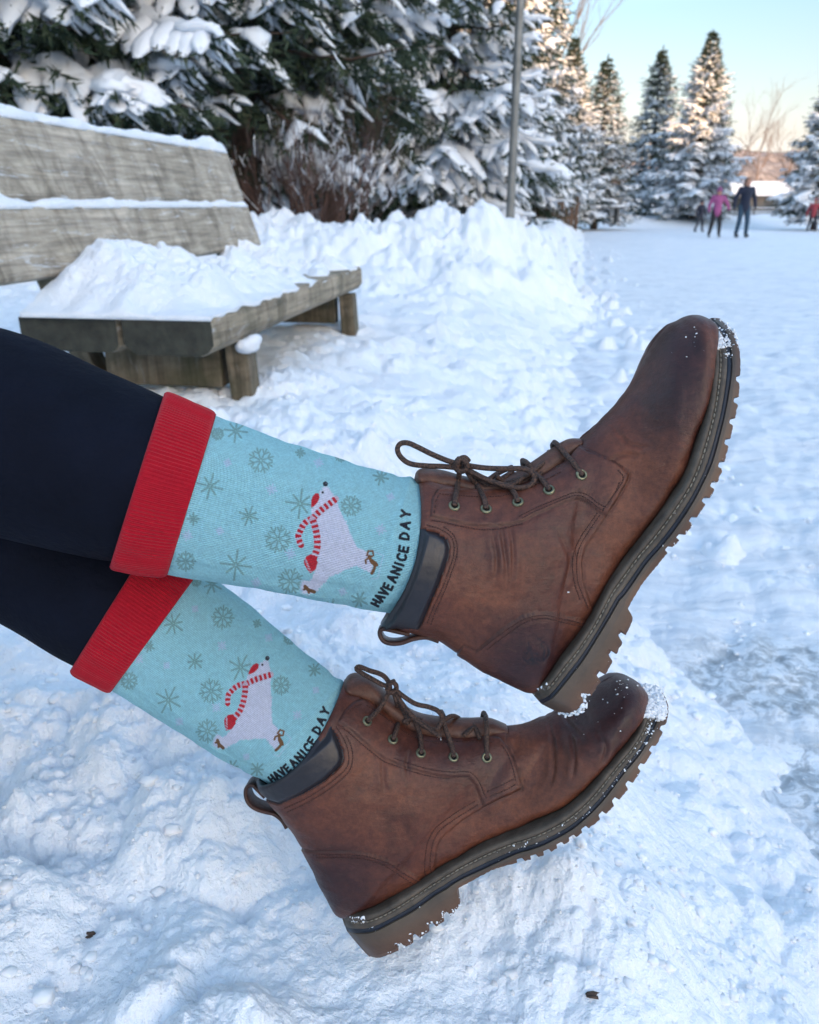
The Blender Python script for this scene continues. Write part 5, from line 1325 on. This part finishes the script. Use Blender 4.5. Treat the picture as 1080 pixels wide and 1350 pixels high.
# ================================================================ skaters
SKIN = simple('skin', (.42, .22, .15), .6, .1, 10)
def cloth(name, c, r_=.85): return simple(name, c, r_, .2, 6, .3, 12, bd=.01, sheen=.1)
def caps(mb, a, b_, ra, rb_, n=8, sides=14):
    a, b_ = np.array(a, float), np.array(b_, float); t = np.linspace(0, 1, n); P = a + (b_ - a) * t[:, None]
    mb.tube(P, ra + (rb_ - ra) * t, sides); mb.blob(a, ra, noise=0, sub=2); mb.blob(b_, rb_, noise=0, sub=2)
def skater(label, loc, rz, h, jacket, trousers, feet=((-.12, .05), (.13, -.06)), hands=((-.30, .0, .50), (.30, .02, .48)), hair=None, hat=None, lean_=.0, skates=(.05, .05, .055)):
    s = h; p = thing('person', label, 'person', loc, rz, 'skaters on the rink')
    W = WM[p.name]; z = lambda v_: v_ * s
    hip = .52; kn = .28; an = .055; sh = .815
    J = {}
    for sg, (fx, fy) in zip((-1, 1), feet):
        J[sg] = dict(hip=(sg * .052 * s, 0, z(hip)), knee=((sg * .055 * s + fx * s) / 2, (fy * .5 - .035) * s, z(kn)), ank=(fx * s, fy * s, z(an)), toe=(fx * s * 1.05, (fy - .085) * s, z(an - .02)),
                     sh=(sg * .105 * s, lean_ * -.1 * s, z(sh)), el=None, ha=None)
    for sg, hd in zip((-1, 1), hands):
        ha = np.array([hd[0] * s, hd[1] * s - .04 * s, hd[2] * s]); shp = np.array(J[sg]['sh']); el = (ha + shp) / 2 + np.array([sg * .03 * s, .03 * s, -.01 * s]); J[sg]['ha'] = ha; J[sg]['el'] = el
    def torso(mb, g=0):
        caps(mb, (0, 0, z(hip + .02)), (0, 0, z(.62)), .078 * s + g, .072 * s + g); caps(mb, (0, 0, z(.62)), (0, lean_ * -.1 * s, z(.76)), .074 * s + g, .082 * s + g)
        caps(mb, (-.06 * s, lean_ * -.1 * s, z(.785)), (.06 * s, lean_ * -.1 * s, z(.785)), .060 * s + g, .060 * s + g)
    hc = (0, lean_ * -.12 * s - .005 * s, z(.925))
    mb = MB(); torso(mb); caps(mb, (0, lean_ * -.1 * s, z(.82)), hc, .034 * s, .034 * s)
    mb.blob(hc, .066 * s, (.82, .98, 1.08), 0, 3); mb.blob((hc[0], hc[1] - .015 * s, hc[2] - .035 * s), .044 * s, (.9, 1, 1), 0, 2); mb.blob((hc[0], hc[1] - .068 * s, hc[2] - .008 * s), .011 * s, (1, 1, 1.5), 0, 2)
    for sg in (-1, 1):
        j = J[sg]; mb.blob((sg * .055 * s, hc[1], hc[2] - .005 * s), .014 * s, (.5, 1, 1.4), 0, 2)
        caps(mb, j['hip'], j['knee'], .052 * s, .034 * s); caps(mb, j['knee'], j['ank'], .036 * s, .022 * s); caps(mb, j['ank'], j['toe'], .024 * s, .018 * s)
        caps(mb, j['sh'], j['el'], .032 * s, .024 * s); caps(mb, j['el'], j['ha'], .024 * s, .016 * s)
        dn = np.array([0, -.01, -.03]) * s
        for q in range(4): caps(mb, j['ha'] + np.array([(q - 1.5) * .008 * s, 0, -.012 * s]), j['ha'] + dn * (1.25 - abs(q - 1.4) * .15) + np.array([(q - 1.5) * .009 * s, 0, -.016 * s]), .006 * s, .005 * s, 4, 8)
        caps(mb, j['ha'] + np.array([0, -.008 * s, -.004 * s]), j['ha'] + np.array([-sg * .012 * s, -.02 * s, -.022 * s]), .006 * s, .005 * s, 4, 8)
    body_mesh('body', mb, SKIN, p, .008 * s, 2, W)
    mb = MB(); torso(mb, .014 * s); caps(mb, (0, 0, z(hip - .02)), (0, 0, z(hip + .05)), .092 * s, .090 * s)
    for sg in (-1, 1):
        j = J[sg]; caps(mb, j['sh'], j['el'], .048 * s, .038 * s); caps(mb, j['el'], np.array(j['ha']) * .93 + np.array(j['el']) * .07, .038 * s, .029 * s)
    caps(mb, (0, lean_ * -.1 * s, z(.82)), (0, lean_ * -.1 * s, z(.845)), .050 * s, .046 * s)
    body_mesh('jacket', mb, jacket, p, .010 * s, 3, W)
    mb = MB(); caps(mb, (-.04 * s, 0, z(hip)), (.04 * s, 0, z(hip)), .070 * s, .070 * s)
    for sg in (-1, 1):
        j = J[sg]; caps(mb, j['hip'], j['knee'], .060 * s, .043 * s); k_ = np.array(j['knee']); a_ = np.array(j['ank']); caps(mb, k_, k_ + (a_ - k_) * .9, .043 * s, .034 * s)
    body_mesh('trousers', mb, trousers, p, .010 * s, 3, W)
    for sg in (-1, 1):
        j = J[sg]; mb = MB(); a_ = np.array(j['ank']); t_ = np.array(j['toe']); caps(mb, a_ + np.array([0, .01 * s, .035 * s]), a_, .031 * s, .029 * s); caps(mb, a_, t_, .029 * s, .023 * s); caps(mb, a_, a_ + np.array([0, .03 * s, -.012 * s]), .026 * s, .020 * s)
        sk_ = body_mesh('skate', mb, cloth('skate_leather', skates, .5), p, .008 * s, 2, W)
        mb = MB(); mb.box(a_[0] - .002, a_[0] + .002, t_[1] - .02 * s, a_[1] + .045 * s, .0, .022 * s, 0); mb.build('blade', GALV, sk_, W, smooth=False)
    if hair: 
        mb = MB(); mb.blob((hc[0], hc[1] + .014 * s, hc[2] + .014 * s), .071 * s, (.9, .98, 1.02), .03, 3); mb.blob((hc[0], hc[1] + .04 * s, hc[2] - .04 * s), .052 * s, (1.05, .7, 1.2), .05, 3)
        body_mesh('hair', mb, cloth('hair', hair, .7), p, .008 * s, 2, W)
    if hat:
        mb = MB(); mb.blob((hc[0], hc[1] + .006 * s, hc[2] + .022 * s), .074 * s, (.88, 1, .95), .02, 3); mb.blob((hc[0], hc[1] + .006 * s, hc[2] + .098 * s), .020 * s, (1, 1, 1), .05, 2)
        body_mesh('hat', mb, cloth('knit_hat', hat), p, .008 * s, 2, W)
    for sg in (-1, 1):
        j = J[sg]; mb = MB(); caps(mb, np.array(j['ha']) + np.array([0, 0, .01 * s]), np.array(j['ha']) + np.array([0, -.008, -.035]) * s, .020 * s, .017 * s); caps(mb, np.array(j['ha']), np.array(j['ha']) + np.array([-sg * .02, -.02, -.02]) * s, .009 * s, .008 * s)
        body_mesh('glove', mb, cloth('dark_glove', (.02, .02, .025)), p, .007 * s, 2, W)
    return p
zi = .012
x, y = at_z(976, 313.5, 0)[:2]; dd = y
skater('tall adult in navy jacket and jeans holding hands with the pink-jacketed skater', (x, y, zi), R(4), 1.70, cloth('navy_jacket', (.008, .014, .035)), cloth('blue_jeans', (.025, .06, .10)), feet=((-.085, .02), (.075, -.03)), hands=((-.205, 0, .50), (.19, .02, .52)), hair=(.12, .06, .035))
x, y = at_z(941, 313.5, 0)[:2]
skater('skater in a magenta-pink jacket and black trousers holding the adult\'s hand', (x, y, zi), R(-8), 1.42, cloth('pink_jacket', (.30, .075, .20)), cloth('black_trousers', (.010, .010, .014)), feet=((-.12, -.03), (.10, .02)), hands=((-.17, .02, .52), (.235, 0, .56)), hat=(.20, .06, .16))
x, y = at_z(921, 306, 0)[:2]
skater('child in dark clothes skating just behind the pink-jacketed skater', (x, y, zi), R(20), 1.10, cloth('dark_jacket', (.012, .014, .030)), cloth('dark_trousers', (.03, .035, .045)), feet=((-.13, .05), (.10, -.04)), hands=((-.18, .02, .50), (.18, 0, .52)), hat=(.03, .03, .04))
x, y = at_z(1069, 306, 0)[:2]
skater('child in a red and pink jacket standing alone at the right edge of the rink', (x, y, zi), R(-30), 1.15, cloth('red_jacket', (.28, .04, .05)), cloth('dark_snow_trousers', (.015, .018, .028)), feet=((-.12, .04), (.12, -.05)), hands=((-.20, .0, .48), (.20, 0, .50)), hat=(.30, .10, .10))

# ================================================================ bits of bark on the snow
for px, py, lab, sc in ((119, 1234, 'small dark fleck of bark on the snow at the lower left', 1.0), (778, 1312, 'dark crumb of bark on the snow below the lower boot', 1.3), (786, 800, 'tiny dark crumb on the snow between the two boots', .7)):
    p0 = at_z(px, py, .36)
    for _ in range(30):
        zg = float(ground_height(np.array([p0[0]]), np.array([p0[1]]))[0]); p0 = at_z(px, py, zg + .002)
    mb = MB()
    for k in range(4):
        rs = np.random.RandomState(k + px); mb.blob(rs.randn(3) * [.0022, .0018, .0006], .0024 * sc * rs.uniform(.5, 1.2), (1.8, .8, .5), .5, 1, k)
    o = mb.build('bark_chip', BARK, M=Matrix.Translation(Vector(p0))); o['label'] = lab; o['category'] = 'bark chip'
